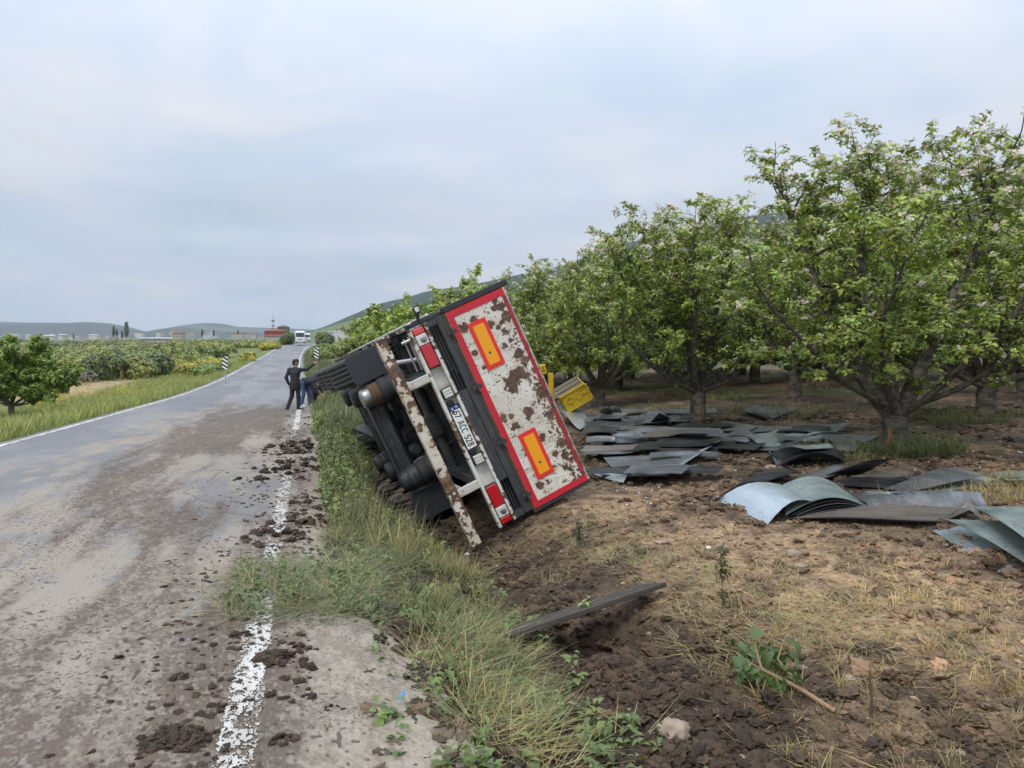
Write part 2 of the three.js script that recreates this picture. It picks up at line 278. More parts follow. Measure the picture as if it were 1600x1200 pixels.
// ------------------------------------------------------------------ far hills: ridge profiles [azimuth pixel, ridge pixel] as real relief
function hill(name, D0, depth, prof, foot, colors, seed, woods) {
  const f = hermite(prof), a0 = prof[0][0], a1 = prof[prof.length - 1][0], nx = 220, nz = 40, pos = [], col = [], idx = [];
  for (let j = 0; j <= nz; j++) for (let i = 0; i <= nx; i++) {
    const k = j / nz, px = a0 + (a1 - a0) * i / nx, D = D0 + depth * k;
    const X = (px - 800) / 1200 * D0 * (1 + 0.3 * k * depth / D0);
    const ridge = (525 - f(px)) / 1200 * (D0 + depth * 0.55);
    const sh = Math.sin(Math.min(1, k / 0.55) * Math.PI / 2) * (k > 0.55 ? Math.cos((k - 0.55) / 0.45 * Math.PI / 2) : 1);
    const q = 600 / D0, n = fbm(X * 0.006 * q * 1.4 + seed, D * 0.006 * q * 1.4, 5);
    const inner = Math.sin(Math.PI * Math.min(1, k / 0.55));
    const y = foot + (ridge - foot + EYE) * sh + (n - 0.5) * Math.max(0, ridge) * 0.35 * inner;
    pos.push(X, y, -D);
    const w = sst(0.47, 0.56, fbm(X * 0.0035 * q + seed * 3, D * 0.009 * q + 5, 4) + (woods ? woods(k, px) : 0));
    const s = 0.8 + 0.4 * n; const c = mix3(colors[0], colors[1], w); col.push(c[0] * s, c[1] * s, c[2] * s);
    if (i < nx && j < nz) { const o = j * (nx + 1) + i; idx.push(o, o + 1, o + nx + 1, o + 1, o + nx + 2, o + nx + 1); }
  }
  const g = new THREE.BufferGeometry(); g.setAttribute('position', new THREE.Float32BufferAttribute(pos, 3)); g.setAttribute('color', new THREE.Float32BufferAttribute(col, 3)); g.setIndex(idx); g.computeVertexNormals();
  tag(mesh(name, g, new THREE.MeshStandardMaterial({ vertexColors: true, roughness: 1, side: THREE.DoubleSide })), null, null, null, 'structure');
}
hill('hills', 3000, 1600, [[-700, 500], [-300, 498], [-100, 504], [0, 505], [30, 504], [60, 507], [100, 517], [135, 521], [165, 516], [200, 509], [235, 505], [262, 506], [285, 510], [330, 512], [380, 513], [450, 516], [560, 519]], -10, [[0.075, 0.10, 0.07], [0.022, 0.042, 0.032]], 4, () => 0.10);
hill('hills', 900, 900, [[380, 522], [430, 514], [455, 507], [500, 491], [545, 478], [590, 470], [640, 458], [690, 451], [740, 443], [800, 432], [860, 424], [920, 413], [1030, 388], [1130, 368], [1250, 346], [1400, 332], [1600, 322], [2000, 310], [2600, 315]], -6, [[0.10, 0.14, 0.05], [0.016, 0.036, 0.019]], 9, (k, px) => 0.03 + sst(0.1, 0.36, k) * 0.26);
// ------------------------------------------------------------------ the overturned trailer, built upright in its own axes: x across (0 at its right side, -2.5 at its left), y up from the load floor, z back
function rustTex(w, h, L, H, base, density, seed, rustA = [0.12, 0.06, 0.035], blobs = [], flakes = null) {
  return colorTex(w, h, (u, v) => {
    const x = u * L, y = v * H, n = fbm(x * 16 + seed, y * 15, 4), n2 = fbm(x * 26 + seed, y * 26, 3), big = fbm(x * 2.2 + seed * 3, y * 2.2, 3);
    let k = density(x, y) + (big - 0.5) * 0.35; let m = sst(0.585, 0.645, n * 0.62 + n2 * 0.38 + k - 0.25);
    if (flakes) { const n3 = fbm(x * 52 + seed, y * 46, 3); m = Math.max(m, sst(0.66, 0.70, n3 + flakes(x, y))); }
    let halo = sst(0.5, 0.64, n * 0.62 + n2 * 0.38 + k - 0.25);
    for (const [bx, by, br, bs] of blobs) { const d = Math.hypot((x - bx), (y - by) * (bs || 1)) / br + (n2 - 0.5) * 1.1 + (n - 0.5) * 0.9; m = Math.max(m, 1 - sst(0.82, 0.95, d)); halo = Math.max(halo, (1 - sst(0.9, 1.7, d)) * 0.8); }
    let c = mix3(base, [base[0] * 0.78, base[1] * 0.74, base[2] * 0.66], sst(0.4, 0.75, fbm(x * 4, y * 1.2 + seed, 3)) * 0.5);
    c = mix3(c, [0.42, 0.24, 0.10], halo * 0.5 * sst(0.35, 0.6, fbm(x * 14 + 9, y * 14, 3)));
    const r = mix3(rustA, [0.075, 0.043, 0.03], sst(0.4, 0.6, n2)); c = mix3(c, r, m);
    c = mix3(c, [0.40, 0.25, 0.12], 0.34 * sst(0.56, 0.78, fbm(x * 26 + seed, y * 2.2 + 4, 3)) * sst(0.3, 0.6, big + k)); const dirt = sst(0.55, 0.75, fbm(x * 6 + 30, y * 16, 3)); c = mix3(c, [0.3, 0.26, 0.2], dirt * 0.14); return c;
  }, THREE.ClampToEdgeWrapping);
}
function uvBox(g, fx, fy) { const p = g.attributes.position, uv = new Float32Array(p.count * 2); for (let i = 0; i < p.count; i++) { uv[i * 2] = fx(p.getX(i), p.getY(i), p.getZ(i)); uv[i * 2 + 1] = fy(p.getX(i), p.getY(i), p.getZ(i)); } g.setAttribute('uv', new THREE.BufferAttribute(uv, 2)); return g; }
const X = (r) => r - 2.5;
const GH = 0.753;
const darkGrime = colorTex(512, 512, (u, v) => { const n = fbm(u * 14, v * 14, 4), n2 = fbm(u * 60, v * 60, 2); const c = mix3([0.03, 0.034, 0.039], [0.068, 0.064, 0.058], sst(0.42, 0.7, n)); return mix3(c, [0.13, 0.105, 0.08], 0.5 * sst(0.6, 0.8, n2 * 0.5 + n * 0.5)); });
const M = {
  gate: new THREE.MeshPhysicalMaterial({ roughness: 0.48, bumpMap: greyTex(256, 96, (u, v) => fbm(u * 9, v * 3, 4)), bumpScale: 0.02, side: THREE.DoubleSide, map: rustTex(1280, 400, 2.5, GH, [0.70, 0.665, 0.58], (x, y) => 0.14 + 0.16 * sst(0.46, 0.66, y) * (0.5 + 0.6 * sst(0.3, 0.9, x) * (1 - sst(2.1, 2.6, x) * 0.5)) + 0.03 * sst(0.2, 0, x), 11, undefined,
    [[0.24, 0.12, 0.06, 0.8], [0.2, 0.27, 0.05], [0.33, 0.43, 0.055], [0.4, 0.5, 0.035], [0.47, 0.55, 0.05], [0.18, 0.55, 0.04], [0.2, 0.63, 0.06], [0.1, 0.6, 0.045], [0.62, 0.48, 0.05], [0.60, 0.57, 0.035], [0.33, 0.65, 0.085], [0.36, 0.58, 0.05], [0.78, 0.6, 0.07], [0.86, 0.63, 0.05], [0.74, 0.15, 0.03], [0.55, 0.12, 0.04], [1.02, 0.42, 0.10, 0.7], [1.0, 0.52, 0.09], [1.12, 0.36, 0.06], [1.05, 0.56, 0.06], [1.42, 0.42, 0.065, 0.7], [1.5, 0.38, 0.03], [1.36, 0.11, 0.06], [1.4, 0.2, 0.04], [1.52, 0.2, 0.06], [1.78, 0.42, 0.06], [2.02, 0.5, 0.045], [2.1, 0.6, 0.05], [2.28, 0.17, 0.055], [2.3, 0.28, 0.025], [1.95, 0.63, 0.06], [1.3, 0.66, 0.08], [1.6, 0.64, 0.05]], (x, y) => -0.05 + 0.12 * sst(0.46, 0.64, y) * (0.4 + 0.6 * sst(0.2, 0.8, x))) }),
  rustBar: std(1, 1, 1, 0.7, { map: rustTex(1024, 64, 2.6, 0.16, [0.66, 0.6, 0.5], (x, y) => 0.335 + 0.12 * (vn(x * 1.6, 4) - 0.5) + 0.10 * sst(0.10, 0.16, y), 31, [0.16, 0.075, 0.04]) }),
  beam: std(1, 1, 1, 0.55, { map: rustTex(1024, 128, 2.5, 0.3, [0.66, 0.645, 0.59], (x, y) => 0.16 + 0.16 * Math.exp(-(((x - 1.25) / 0.16) ** 2)) + 0.13 * sst(0.19, 0.26, y) + 0.13 * sst(0.06, 0.0, y), 45, [0.14, 0.07, 0.04]) }),
  arm: std(1, 1, 1, 0.6, { map: rustTex(256, 128, 0.5, 0.25, [0.6, 0.585, 0.54], () => 0.24, 52) }),
  red: std(0.60, 0.012, 0.03, 0.4, {}), orange: std(0.86, 0.33, 0.008, 0.38, {}), boardRed: std(0.72, 0.03, 0.02, 0.4),
  dark: std(1, 1, 1, 0.6, { map: darkGrime }),
  black: std(0.012, 0.012, 0.013, 0.6), rubber: std(0.027, 0.027, 0.028, 0.72),
  tyre: std(0.042, 0.041, 0.04, 0.8), flap: std(0.035, 0.039, 0.045, 0.5), tyreMud: std(1, 1, 1, 0.95, { map: colorTex(512, 256, (u, v) => { const n = fbm(u * 30, v * 12, 4); return mix3([0.03, 0.027, 0.025], [0.135, 0.10, 0.07], sst(0.34, 0.6, n)); }) }),
  steel: std(0.32, 0.31, 0.29, 0.35, { metalness: 0.85 }), galv: std(0.42, 0.43, 0.44, 0.45, { metalness: 0.5 }), rustRing: std(0.10, 0.055, 0.03, 0.85), alu: std(0.6, 0.6, 0.59, 0.4, { metalness: 0.4 }),
  wood: std(1, 1, 1, 0.85, { map: colorTex(256, 256, (u, v) => { const n = fbm(u * 3, v * 40, 4); return mix3([0.085, 0.06, 0.045], [0.19, 0.145, 0.11], n); }) }),
  lensRed: new THREE.MeshPhysicalMaterial({ color: new THREE.Color().setRGB(0.48, 0.006, 0.014), roughness: 0.16, clearcoat: 0.7, clearcoatRoughness: 0.1 }),
  lensRose: new THREE.MeshPhysicalMaterial({ color: new THREE.Color().setRGB(0.66, 0.05, 0.06), roughness: 0.2, clearcoat: 0.7, clearcoatRoughness: 0.1 }),
  lensClear: new THREE.MeshPhysicalMaterial({ color: new THREE.Color().setRGB(0.62, 0.6, 0.56), roughness: 0.12, clearcoat: 0.8 }),
  lampGlass: new THREE.MeshPhysicalMaterial({ color: new THREE.Color().setRGB(0.5, 0.5, 0.45), roughness: 0.25, clearcoat: 0.5 }),
  muddy: std(1, 1, 1, 0.95, { map: colorTex(256, 256, (u, v) => mix3([0.06, 0.045, 0.033], [0.14, 0.10, 0.07], fbm(u * 12, v * 12, 4))) }),
};
const trailer = thing('semi_trailer', 'white and grey flatbed semi-trailer rolled onto its side in the roadside ditch', 'trailer');
{
  const A = V(-0.75456, 0.25701 + EYE, -8.71384), R = V(0.410106, -0.909848, -0.063159), U = V(0.860429, 0.408936, -0.304028), B = V(0.302447, 0.07034, 0.950567);
  const m = new THREE.Matrix4().makeBasis(R, U, B); trailer.quaternion.setFromRotationMatrix(m); trailer.position.copy(A).addScaledVector(R, 2.5);
  const T = trailer, put = (n, g, mat, p = T) => mesh(n, g, mat, p), LEN = 13.4;
  // rear gate with its red edging, two reflector boards, hinges
  const gate = put('tailgate', uvBox(new RoundedBoxGeometry(2.5, GH, 0.05, 1, 0.006).translate(-1.25, GH / 2, -0.027), (x) => (x + 2.5) / 2.5, (x, y) => y / GH), M.gate);
  const redM = std(1, 1, 1, 0.42, { map: colorTex(512, 64, (u, v) => { const n = fbm(u * 40, v * 5, 3); return mix3([0.60, 0.012, 0.028], [0.42, 0.02, 0.03], sst(0.45, 0.7, n)); }) });
  const redWornM = std(1, 1, 1, 0.5, { map: colorTex(1024, 64, (u, v) => { const n = fbm(u * 60, v * 4, 4); const c = mix3([0.50, 0.012, 0.03], [0.3, 0.02, 0.025], sst(0.42, 0.6, n)); return mix3(c, [0.07, 0.04, 0.03], sst(0.60, 0.64, fbm(u * 90 + 5, v * 7, 3)) + (u > 0.5 && u < 0.62 ? sst(0.42, 0.46, n) : 0)); }) });
  const strip = (x0, x1, y0, y1, mat, across) => { const g = uvBox(box(x0, x1, y0, y1, -0.004, 0.003), (x, y) => across ? (y - y0) / (y1 - y0) : (x - x0) / (x1 - x0), (x, y) => across ? (x - x0) / (x1 - x0) : (y - y0) / (y1 - y0)); put('red_edging', g, mat, gate); };
  strip(-2.5, 0, 0, 0.072, redM); strip(-2.5, -2.415, 0.074, GH - 0.012, redM, true); strip(-0.072, 0, 0.074, GH - 0.012, redM, true); strip(-2.413, -0.074, GH - 0.058, GH - 0.012, redWornM);
  put('top_rim', box(-2.5, 0, GH - 0.004, GH + 0.012, -0.055, 0.002, 0.004), M.gate, gate);
  for (const r0 of [0.22, 1.63]) { const b = put('reflector_board', box(X(r0), X(r0 + 0.585), 0.175, 0.405, 0.001, 0.009, 0.003), M.boardRed, gate); put('orange_panel', box(X(r0 + 0.052), X(r0 + 0.535), 0.222, 0.36, 0.008, 0.0125), std(1, 1, 1, 0.35, { map: colorTex(256, 64, (u, v) => { const n = vn(u * 90, v * 22), s = sst(0.93, 0.97, n); return mix3([0.88, 0.34, 0.008], [0.3, 0.13, 0.02], s * 0.7); }) }), b); put('dirt_spot', new THREE.CylinderGeometry(0.013, 0.017, 0.004, 9).rotateX(Math.PI / 2).translate(X(r0 + 0.4), 0.285, 0.0135), M.muddy, b); }
  for (const r of [0.22, 0.91, 1.61, 2.3]) { const h = put('hinge', [rod(V(X(r - 0.05), -0.015, 0.014), V(X(r + 0.05), -0.015, 0.014), 0.016), box(X(r - 0.02), X(r + 0.02), -0.075, -0.01, -0.002, 0.012, 0.003), box(X(r - 0.02), X(r + 0.02), 0.0, 0.04, 0.002, 0.010, 0.003)], M.dark); put('hinge_pin', rod(V(X(r - 0.062), -0.015, 0.014), V(X(r + 0.062), -0.015, 0.014), 0.008), M.steel, h); }
  // rear sill, its dark plate and the slatted openings beside it
  put('rear_sill', [box(-2.5, 0, -0.125, -0.002, -0.16, -0.03, 0.008), box(X(0.88), X(2.02), -0.25, -0.127, -0.15, -0.045, 0.004), box(-2.5, X(0.07), -0.25, -0.127, -0.15, -0.04), box(X(2.43), 0, -0.25, -0.127, -0.15, -0.04)], M.dark);
  put('rub_rail', box(-2.5, 0, -0.03, -0.004, -0.03, -0.02, 0.003), M.rustRing);
  for (const [a, b] of [[0.07, 0.88], [2.02, 2.43]]) for (let k = 0; k < 3; k++) put('slat', box(X(a), X(b), -0.155 - k * 0.034, -0.14 - k * 0.034, -0.2, -0.12), M.dark);
  // white channel beam carrying lights and the plate
  const beamUV = (g, y0) => uvBox(g, (x) => (x + 2.5) / 2.5, (x, y, z) => (y + 0.48 + (z < -0.05 ? 0 : 0)) / 0.26);
  const lb = put('light_beam', [beamUV(box(-2.5, 0, -0.45, -0.26, -0.12, -0.095)), beamUV(box(-2.5, 0, -0.285, -0.25, -0.094, 0.0, 0.004)), beamUV(box(-2.5, 0, -0.475, -0.44, -0.094, 0.0, 0.004))], M.beam);
  const tail = (r0, cells) => { const l = put('tail_light', new RoundedBoxGeometry(0.5, 0.148, 0.06, 2, 0.02).translate(X(r0 + 0.25), -0.362, -0.062), M.black); for (const [a, b, mt] of cells) put('lens', new RoundedBoxGeometry(b - a, 0.132, 0.034, 3, 0.014).translate(X(r0 + (a + b) / 2), -0.362, -0.024), mt, l); for (const [a, b, mt] of cells) if (mt === M.lensClear) { put('bulb_reflector', new THREE.SphereGeometry(0.04, 10, 6, 0, 7, 0, 1.5).rotateX(Math.PI / 2).scale(1, 1, 0.3).translate(X(r0 + (a + b) / 2), -0.35, -0.006), M.steel, l); } };
  tail(0.012, [[0.012, 0.085, M.lensRose], [0.088, 0.215, M.lensClear], [0.218, 0.488, M.lensRed]]);
  tail(1.995, [[0.012, 0.275, M.lensRed], [0.278, 0.41, M.lensClear], [0.413, 0.488, M.lensRed]]);
  for (const r of [0.83, 1.67]) { const w = put('work_lamp', new RoundedBoxGeometry(0.135, 0.135, 0.06, 2, 0.022).translate(X(r), -0.352, -0.062), M.black); put('lamp_glass', new RoundedBoxGeometry(0.112, 0.112, 0.02, 2, 0.009).translate(X(r), -0.352, -0.027), M.lampGlass, w); for (let i = 0; i < 3; i++) for (let j = 0; j < 3; j++) put('lamp_cell', new THREE.SphereGeometry(0.014, 8, 5).scale(1, 1, 0.4).translate(X(r) + (i - 1) * 0.033, -0.352 + (j - 1) * 0.033, -0.017), M.lensClear, w); put('lamp_bracket', box(X(r - 0.03), X(r + 0.03), -0.44, -0.41, -0.09, -0.05, 0.004), M.black, w); }
  for (const r of [0.952, 1.562]) put('plate_lamp', new RoundedBoxGeometry(0.07, 0.085, 0.055, 2, 0.02).translate(X(r), -0.375, -0.062), M.black);
  { // number plate
    const c = document.createElement('canvas'); c.width = 1024; c.height = 220; const g = c.getContext('2d');
    g.fillStyle = '#e4e4de'; g.fillRect(0, 0, 1024, 220); g.fillStyle = '#12356f'; g.fillRect(0, 0, 92, 220);
    g.fillStyle = '#d5e2f0'; g.font = 'bold 62px sans-serif'; g.textAlign = 'center'; g.textBaseline = 'alphabetic'; g.fillText('TR', 47, 186);
    g.fillStyle = '#0d0d0e'; g.textAlign = 'left';
    const put1 = (s, x, w) => { g.save(); g.translate(x, 186); g.font = 'bold 204px sans-serif'; const mw = g.measureText(s).width || 300; g.scale(w / mw, 1); g.fillText(s, 0, 0); g.restore(); };
    put1('67', 112, 176); put1('ACC', 360, 280); put1('528', 710, 276);
    g.fillStyle = 'rgba(45,38,32,0.92)'; g.beginPath(); g.ellipse(118, 172, 44, 34, 0.4, 0, 7); g.fill(); g.fillStyle = 'rgba(205,220,235,0.85)'; g.beginPath(); g.ellipse(34, 60, 20, 34, 0.5, 0, 7); g.fill();
    g.fillStyle = 'rgba(90,75,60,0.25)'; for (let i = 0; i < 60; i++) { g.beginPath(); g.arc((i * 167) % 1024, (i * 91) % 220, 3 + i % 5, 0, 7); g.fill(); }
    const tx = new THREE.CanvasTexture(c); tx.colorSpace = THREE.SRGBColorSpace;
    const p = put('number_plate', new RoundedBoxGeometry(0.545, 0.14, 0.02, 1, 0.006).translate(X(1.257), -0.36, -0.045), M.black);
    put('plate_face', uvBox(new THREE.PlaneGeometry(0.525, 0.118).translate(X(1.257), -0.358, -0.0335), (x) => (x - X(1.257) + 0.2625) / 0.525, (x, y) => (y + 0.358 + 0.059) / 0.118), std(1, 1, 1, 0.4, { map: tx }), p);
  }
  // rusty bar low at the back, its two arms
  put('underrun_bar', uvBox(new RoundedBoxGeometry(2.58, 0.125, 0.11, 2, 0.012).translate(-1.25, -0.80, -0.03), (x) => (x + 2.55) / 2.6, (x, y, z) => z > 0.02 ? (y + 0.87) / 0.14 : (z + 0.09) / 0.12), M.rustBar);
  for (const r of [0.58, 1.92]) { put('bar_arm', [uvBox(box(X(r - 0.045), X(r + 0.045), -0.74, -0.475, -0.07, 0.01, 0.005), (x) => (x - X(r) + 0.25) * 2, (x, y) => (y + 0.75) * 4), uvBox(box(X(r - 0.04), X(r + 0.04), -0.74, -0.66, -0.9, -0.072, 0.005), (x, y, z) => -z, (x, y) => (y + 0.75) * 4)], M.arm); const s = new THREE.Shape(); s.moveTo(0, 0); s.lineTo(0.62, 0); s.lineTo(0, -0.3); s.closePath(); const gg = new THREE.ExtrudeGeometry(s, { depth: 0.012, bevelEnabled: false }).rotateY(Math.PI / 2); put('gusset', place(gg, X(r) + 0.05, -0.42, -0.1), M.arm); }
  // load floor, boards and walls of the bed, open on the low side
  const PL = 12; for (let k = 0; k < PL; k++) put('floor_plank', box(X(0.06 + k * (2.38 / PL)), X(0.06 + (k + 1) * (2.38 / PL) - 0.008), 0.004 + (k % 3) * 0.003, 0.03 + (k % 3) * 0.003, -LEN, -0.06), M.wood);
  put('floor_pan', box(-2.5, 0, -0.10, -0.002, -LEN, -0.165), M.dark);
  for (let k = 0; k < 5; k++) { const z0 = -0.09 - k * 2.66, z1 = z0 - 2.6; const sb = put('side_board', box(-2.54, -2.5, 0.0, GH + 0.02, z1, z0, 0.006), M.dark); put('board_edge', box(-2.548, -2.498, GH + 0.018, GH + 0.05, z1, z0, 0.006), M.alu, sb); if (k) put('post', box(-2.56, -2.48, -0.15, GH + 0.05, z0 + 0.005, z0 + 0.055), M.dark); }
  put('corner_post', box(-2.575, -2.505, -0.02, GH + 0.075, -0.10, -0.012, 0.012), M.rubber);
  put('corner_post', box(0.004, 0.05, -0.02, GH + 0.03, -0.10, -0.012, 0.01), M.dark);
  put('headboard', box(-2.5, 0, 0.0, 1.5, -LEN - 0.06, -LEN, 0.008), M.dark);
  for (let k = 0; k < 4; k++) { const z0 = -0.14 - k * 2.66; put('lower_side_board', box(0.0, 0.035, 0.0, GH * 0.72, z0 - 2.6, z0, 0.006), M.dark); }
  // left side: rub rail, side guard rails, marker lamp on its stalk, lashing
  put('side_rail', [box(-2.56, -2.5, -0.16, -0.02, -LEN, -0.18, 0.012)], M.dark);
  for (const [y, z0, z1, o] of [[-0.10, -0.35, -9.5, 0.055], [-0.30, -0.5, -5.8, 0.045], [-0.02, -0.3, -12.5, 0.03]]) put('guard_rail', box(-2.5 - o - 0.03, -2.5 - o, y - 0.05, y, z1, z0, 0.012), M.alu);
  for (let k = 0; k < 9; k++) put('rail_bracket', box(-2.57, -2.5, -0.36, -0.04, -0.75 - k * 0.62, -0.70 - k * 0.62, 0.004), k % 2 ? M.rustBar : M.dark);
  { const s = put('marker_lamp', [rod(V(-2.5, -0.31, -0.03), V(-2.57, -0.31, -0.02), 0.018), rod(V(-2.57, -0.31, -0.02), V(-2.63, -0.295, -0.01), 0.022, 0.026), new RoundedBoxGeometry(0.085, 0.07, 0.05, 2, 0.015).translate(-2.665, -0.285, -0.005)], M.rubber); put('lens', new RoundedBoxGeometry(0.055, 0.045, 0.016, 2, 0.007).translate(-2.665, -0.285, 0.024), M.lensClear, s); }
  // chassis: two long beams, cross members, hoses, air tanks
  for (const r of [0.62, 1.88]) put('chassis_beam', [box(X(r - 0.06), X(r + 0.06), -0.14, -0.12, -LEN, -0.13), box(X(r - 0.008), X(r + 0.008), -0.5, -0.14, -LEN, -0.13), box(X(r - 0.06), X(r + 0.06), -0.52, -0.5, -LEN, -0.13)], M.dark);
  for (let k = 0; k < 12; k++) put('cross_member', box(-2.46, -0.04, -0.2, -0.105, -0.6 - k * 1.08, -0.54 - k * 1.08), M.dark);
  for (const z of [-1.35, -3.35, -4.65]) put('cross_tube', rod(V(X(0.62), -0.42, z), V(X(1.88), -0.42, z), 0.07, 0.07, 12), M.dark);
  const LAX = [-2.78, -4.09, -5.40];
  for (const z of LAX) {
    put('axle', [rod(V(X(0.32), -0.74, z), V(X(2.18), -0.74, z), 0.075, 0.075, 16), rod(V(X(0.42), -0.74, z), V(X(0.5), -0.74, z), 0.20, 0.20, 18), rod(V(X(2.0), -0.74, z), V(X(2.08), -0.74, z), 0.20, 0.20, 18)], M.dark);
    for (const r of [0.62, 1.88]) {
      put('trailing_arm', [box(X(r - 0.05), X(r + 0.05), -0.72, -0.62, z - 0.55, z + 0.55, 0.015), box(X(r - 0.07), X(r + 0.07), -0.66, -0.5, z - 0.62, z - 0.5)], M.dark);
      put('hanger', box(X(r - 0.07), X(r + 0.07), -0.72, -0.5, z - 0.66, z - 0.52, 0.01), M.dark);
      const lathe = (pts, seg = 24) => new THREE.LatheGeometry(pts.map(([a, b]) => new THREE.Vector2(a, b)), seg);
      const bg = put('air_spring', place(lathe([[0.0, -0.36], [0.15, -0.36], [0.185, -0.39], [0.2, -0.47], [0.2, -0.56], [0.185, -0.62], [0.175, -0.635], [0.19, -0.66], [0.195, -0.72], [0.18, -0.77], [0.15, -0.79]]), X(r), 0, z + 0.66), M.rubber);
      put('rusty_ring', place(lathe([[0.145, -0.775], [0.168, -0.79], [0.17, -0.83], [0.158, -0.845], [0.168, -0.86], [0.165, -0.91], [0.14, -0.925]]), X(r), 0, z + 0.66), r < 1 && z > -3 ? M.rustRing : M.dark, bg);
      put('piston', place(lathe([[0.135, -0.91], [0.15, -0.93], [0.15, -1.0], [0.135, -1.045], [0.10, -1.06], [0, -1.062]]), X(r), 0, z + 0.66), r < 1 && z > -3 ? M.steel : M.dark, bg);
      put('shock_absorber', [rod(V(X(r + (r < 1 ? 0.16 : -0.16)), -0.25, z - 0.1), V(X(r + (r < 1 ? 0.13 : -0.13)), -0.5, z + 0.2), 0.05), rod(V(X(r + (r < 1 ? 0.13 : -0.13)), -0.5, z + 0.2), V(X(r + (r < 1 ? 0.12 : -0.12)), -0.74, z + 0.44), 0.035)], M.galv);
      put('brake_chamber', [rod(V(X(r + (r < 1 ? 0.28 : -0.28)), -0.62, z + 0.12), V(X(r + (r < 1 ? 0.28 : -0.28)), -0.62, z + 0.32), 0.085, 0.085, 14), rod(V(X(r + (r < 1 ? 0.28 : -0.28)), -0.62, z + 0.3), V(X(r + (r < 1 ? 0.28 : -0.28)), -0.62, z + 0.36), 0.095, 0.06, 14)], M.dark);
    }
  }
  put('lift_beam', [box(X(0.70), X(1.80), -1.03, -0.82, -2.17, -2.13, 0.006), box(X(0.70), X(1.80), -1.045, -1.02, -2.16, -2.02, 0.004)], M.dark);
  { const tubes = []; const r = rng(5); for (let i = 0; i < 16; i++) { const x = X(0.75 + r() * 1.0), z = -1.1 - r() * 3.5, pts = []; for (let k = 0; k < 7; k++) pts.push(V(x + (r() - 0.5) * 0.16 + (i % 2 ? (k - 3) * 0.15 : 0), -0.45 - r() * 0.22, z - k * 0.26 * (i % 2 ? 0.2 : 1))); tubes.push(new THREE.TubeGeometry(new THREE.CatmullRomCurve3(pts), 24, 0.011 + r() * 0.008, 5)); } put('brake_hoses', tubes, M.rubber); }
  for (const [q, z] of [[1.05, -0.1], [1.12, -0.12], [1.35, -0.09]]) put('cable', new THREE.TubeGeometry(new THREE.CatmullRomCurve3([V(X(q), -0.44, z - 0.1), V(X(q + 0.05), -0.6, z - 0.28), V(X(q - 0.1), -0.75, z - 0.5), V(X(q), -0.6, z - 0.9)]), 16, 0.006, 5), M.rubber);
  for (const g of [box(X(1.1), X(1.4), -0.55, -0.36, -1.5, -1.25, 0.01), box(X(1.3), X(1.48), -0.68, -0.52, -2.9, -2.6, 0.01), box(X(1.0), X(1.2), -0.66, -0.46, -3.6, -3.3, 0.01)]) put('valve_block', g, M.dark);
  for (const z of [-6.9, -7.4]) put('air_tank', place(new THREE.CapsuleGeometry(0.15, 0.7, 6, 16), X(1.25), -0.36, z, 0, 0, Math.PI / 2), M.dark);
  for (const r of [0.5, 1.86]) put('landing_leg', box(X(r), X(r + 0.14), -0.78, -0.2, -10.6, -10.45, 0.01), M.dark);
  // wheels: tyres with a grooved tread
  const prof = []; { const w = 0.19, Ro = 0.52; prof.push([0.30, -w * 0.82], [0.36, -w * 0.98], [0.43, -w], [0.485, -w * 0.93], [0.508, -w * 0.84]); for (let g = 0; g < 5; g++) { const c = -w * 0.70 + g * w * 0.35, hw = w * 0.125; prof.push([Ro, c - hw], [Ro + 0.002, c], [Ro, c + hw]); if (g < 4) prof.push([Ro - 0.016, c + hw + 0.004], [Ro - 0.016, c + w * 0.35 - hw - 0.004]); } prof.push([0.508, w * 0.84], [0.485, w * 0.93], [0.43, w], [0.36, w * 0.98], [0.30, w * 0.82]); }
  const tyreG = new THREE.LatheGeometry(prof.map(([a, b]) => new THREE.Vector2(a, b)), 56).rotateZ(Math.PI / 2);
  const rimG = join([new THREE.LatheGeometry([[0.305, -0.16], [0.30, -0.1], [0.24, -0.02], [0.11, 0.0], [0.11, 0.1], [0, 0.1]].map(([a, b]) => new THREE.Vector2(a, b)), 32).rotateZ(Math.PI / 2)]);
  LAX.forEach((z, i) => { for (const side of [0, 1]) {
    const w = put('wheel', tyreG.clone().translate(side ? -0.195 : X(0.195), -0.74, z), side ? M.tyreMud : M.tyre);
    const rg = rimG.clone(); if (!side) rg.rotateY(Math.PI); put('rim', rg.translate(side ? -0.195 : X(0.195), -0.74, z), M.galv, w);
    if (side) put('mudguard', uvBox(new THREE.CylinderGeometry(0.575, 0.575, 0.4, 20, 1, true, -1.0, 2.0).rotateZ(Math.PI / 2).rotateX(-Math.PI / 2).translate(side ? -0.2 : X(0.2), -0.74, z), (x) => x, (x, y, zz) => zz), M.flap);
  } });
  for (const [a, b] of [[0.0, 0.41], [2.09, 2.5]]) { const s = new THREE.Shape(), w = b - a, h = 0.60, c = 0.07; s.moveTo(0, 0); s.lineTo(w, 0); s.lineTo(w, -h + c); s.quadraticCurveTo(w, -h, w - c, -h); s.lineTo(c, -h); s.quadraticCurveTo(0, -h, 0, -h + c); s.closePath(); const g = new THREE.ExtrudeGeometry(s, { depth: 0.014, bevelEnabled: true, bevelSize: 0.004, bevelThickness: 0.003, bevelSegments: 1, curveSegments: 5 }); put('mud_flap', g.translate(X(a), -0.44, -2.10), M.flap); put('flap_holder', box(X(a), X(b) + (a ? 0 : 0.25), -0.46, -0.42, -2.13, -2.10), M.galv); }
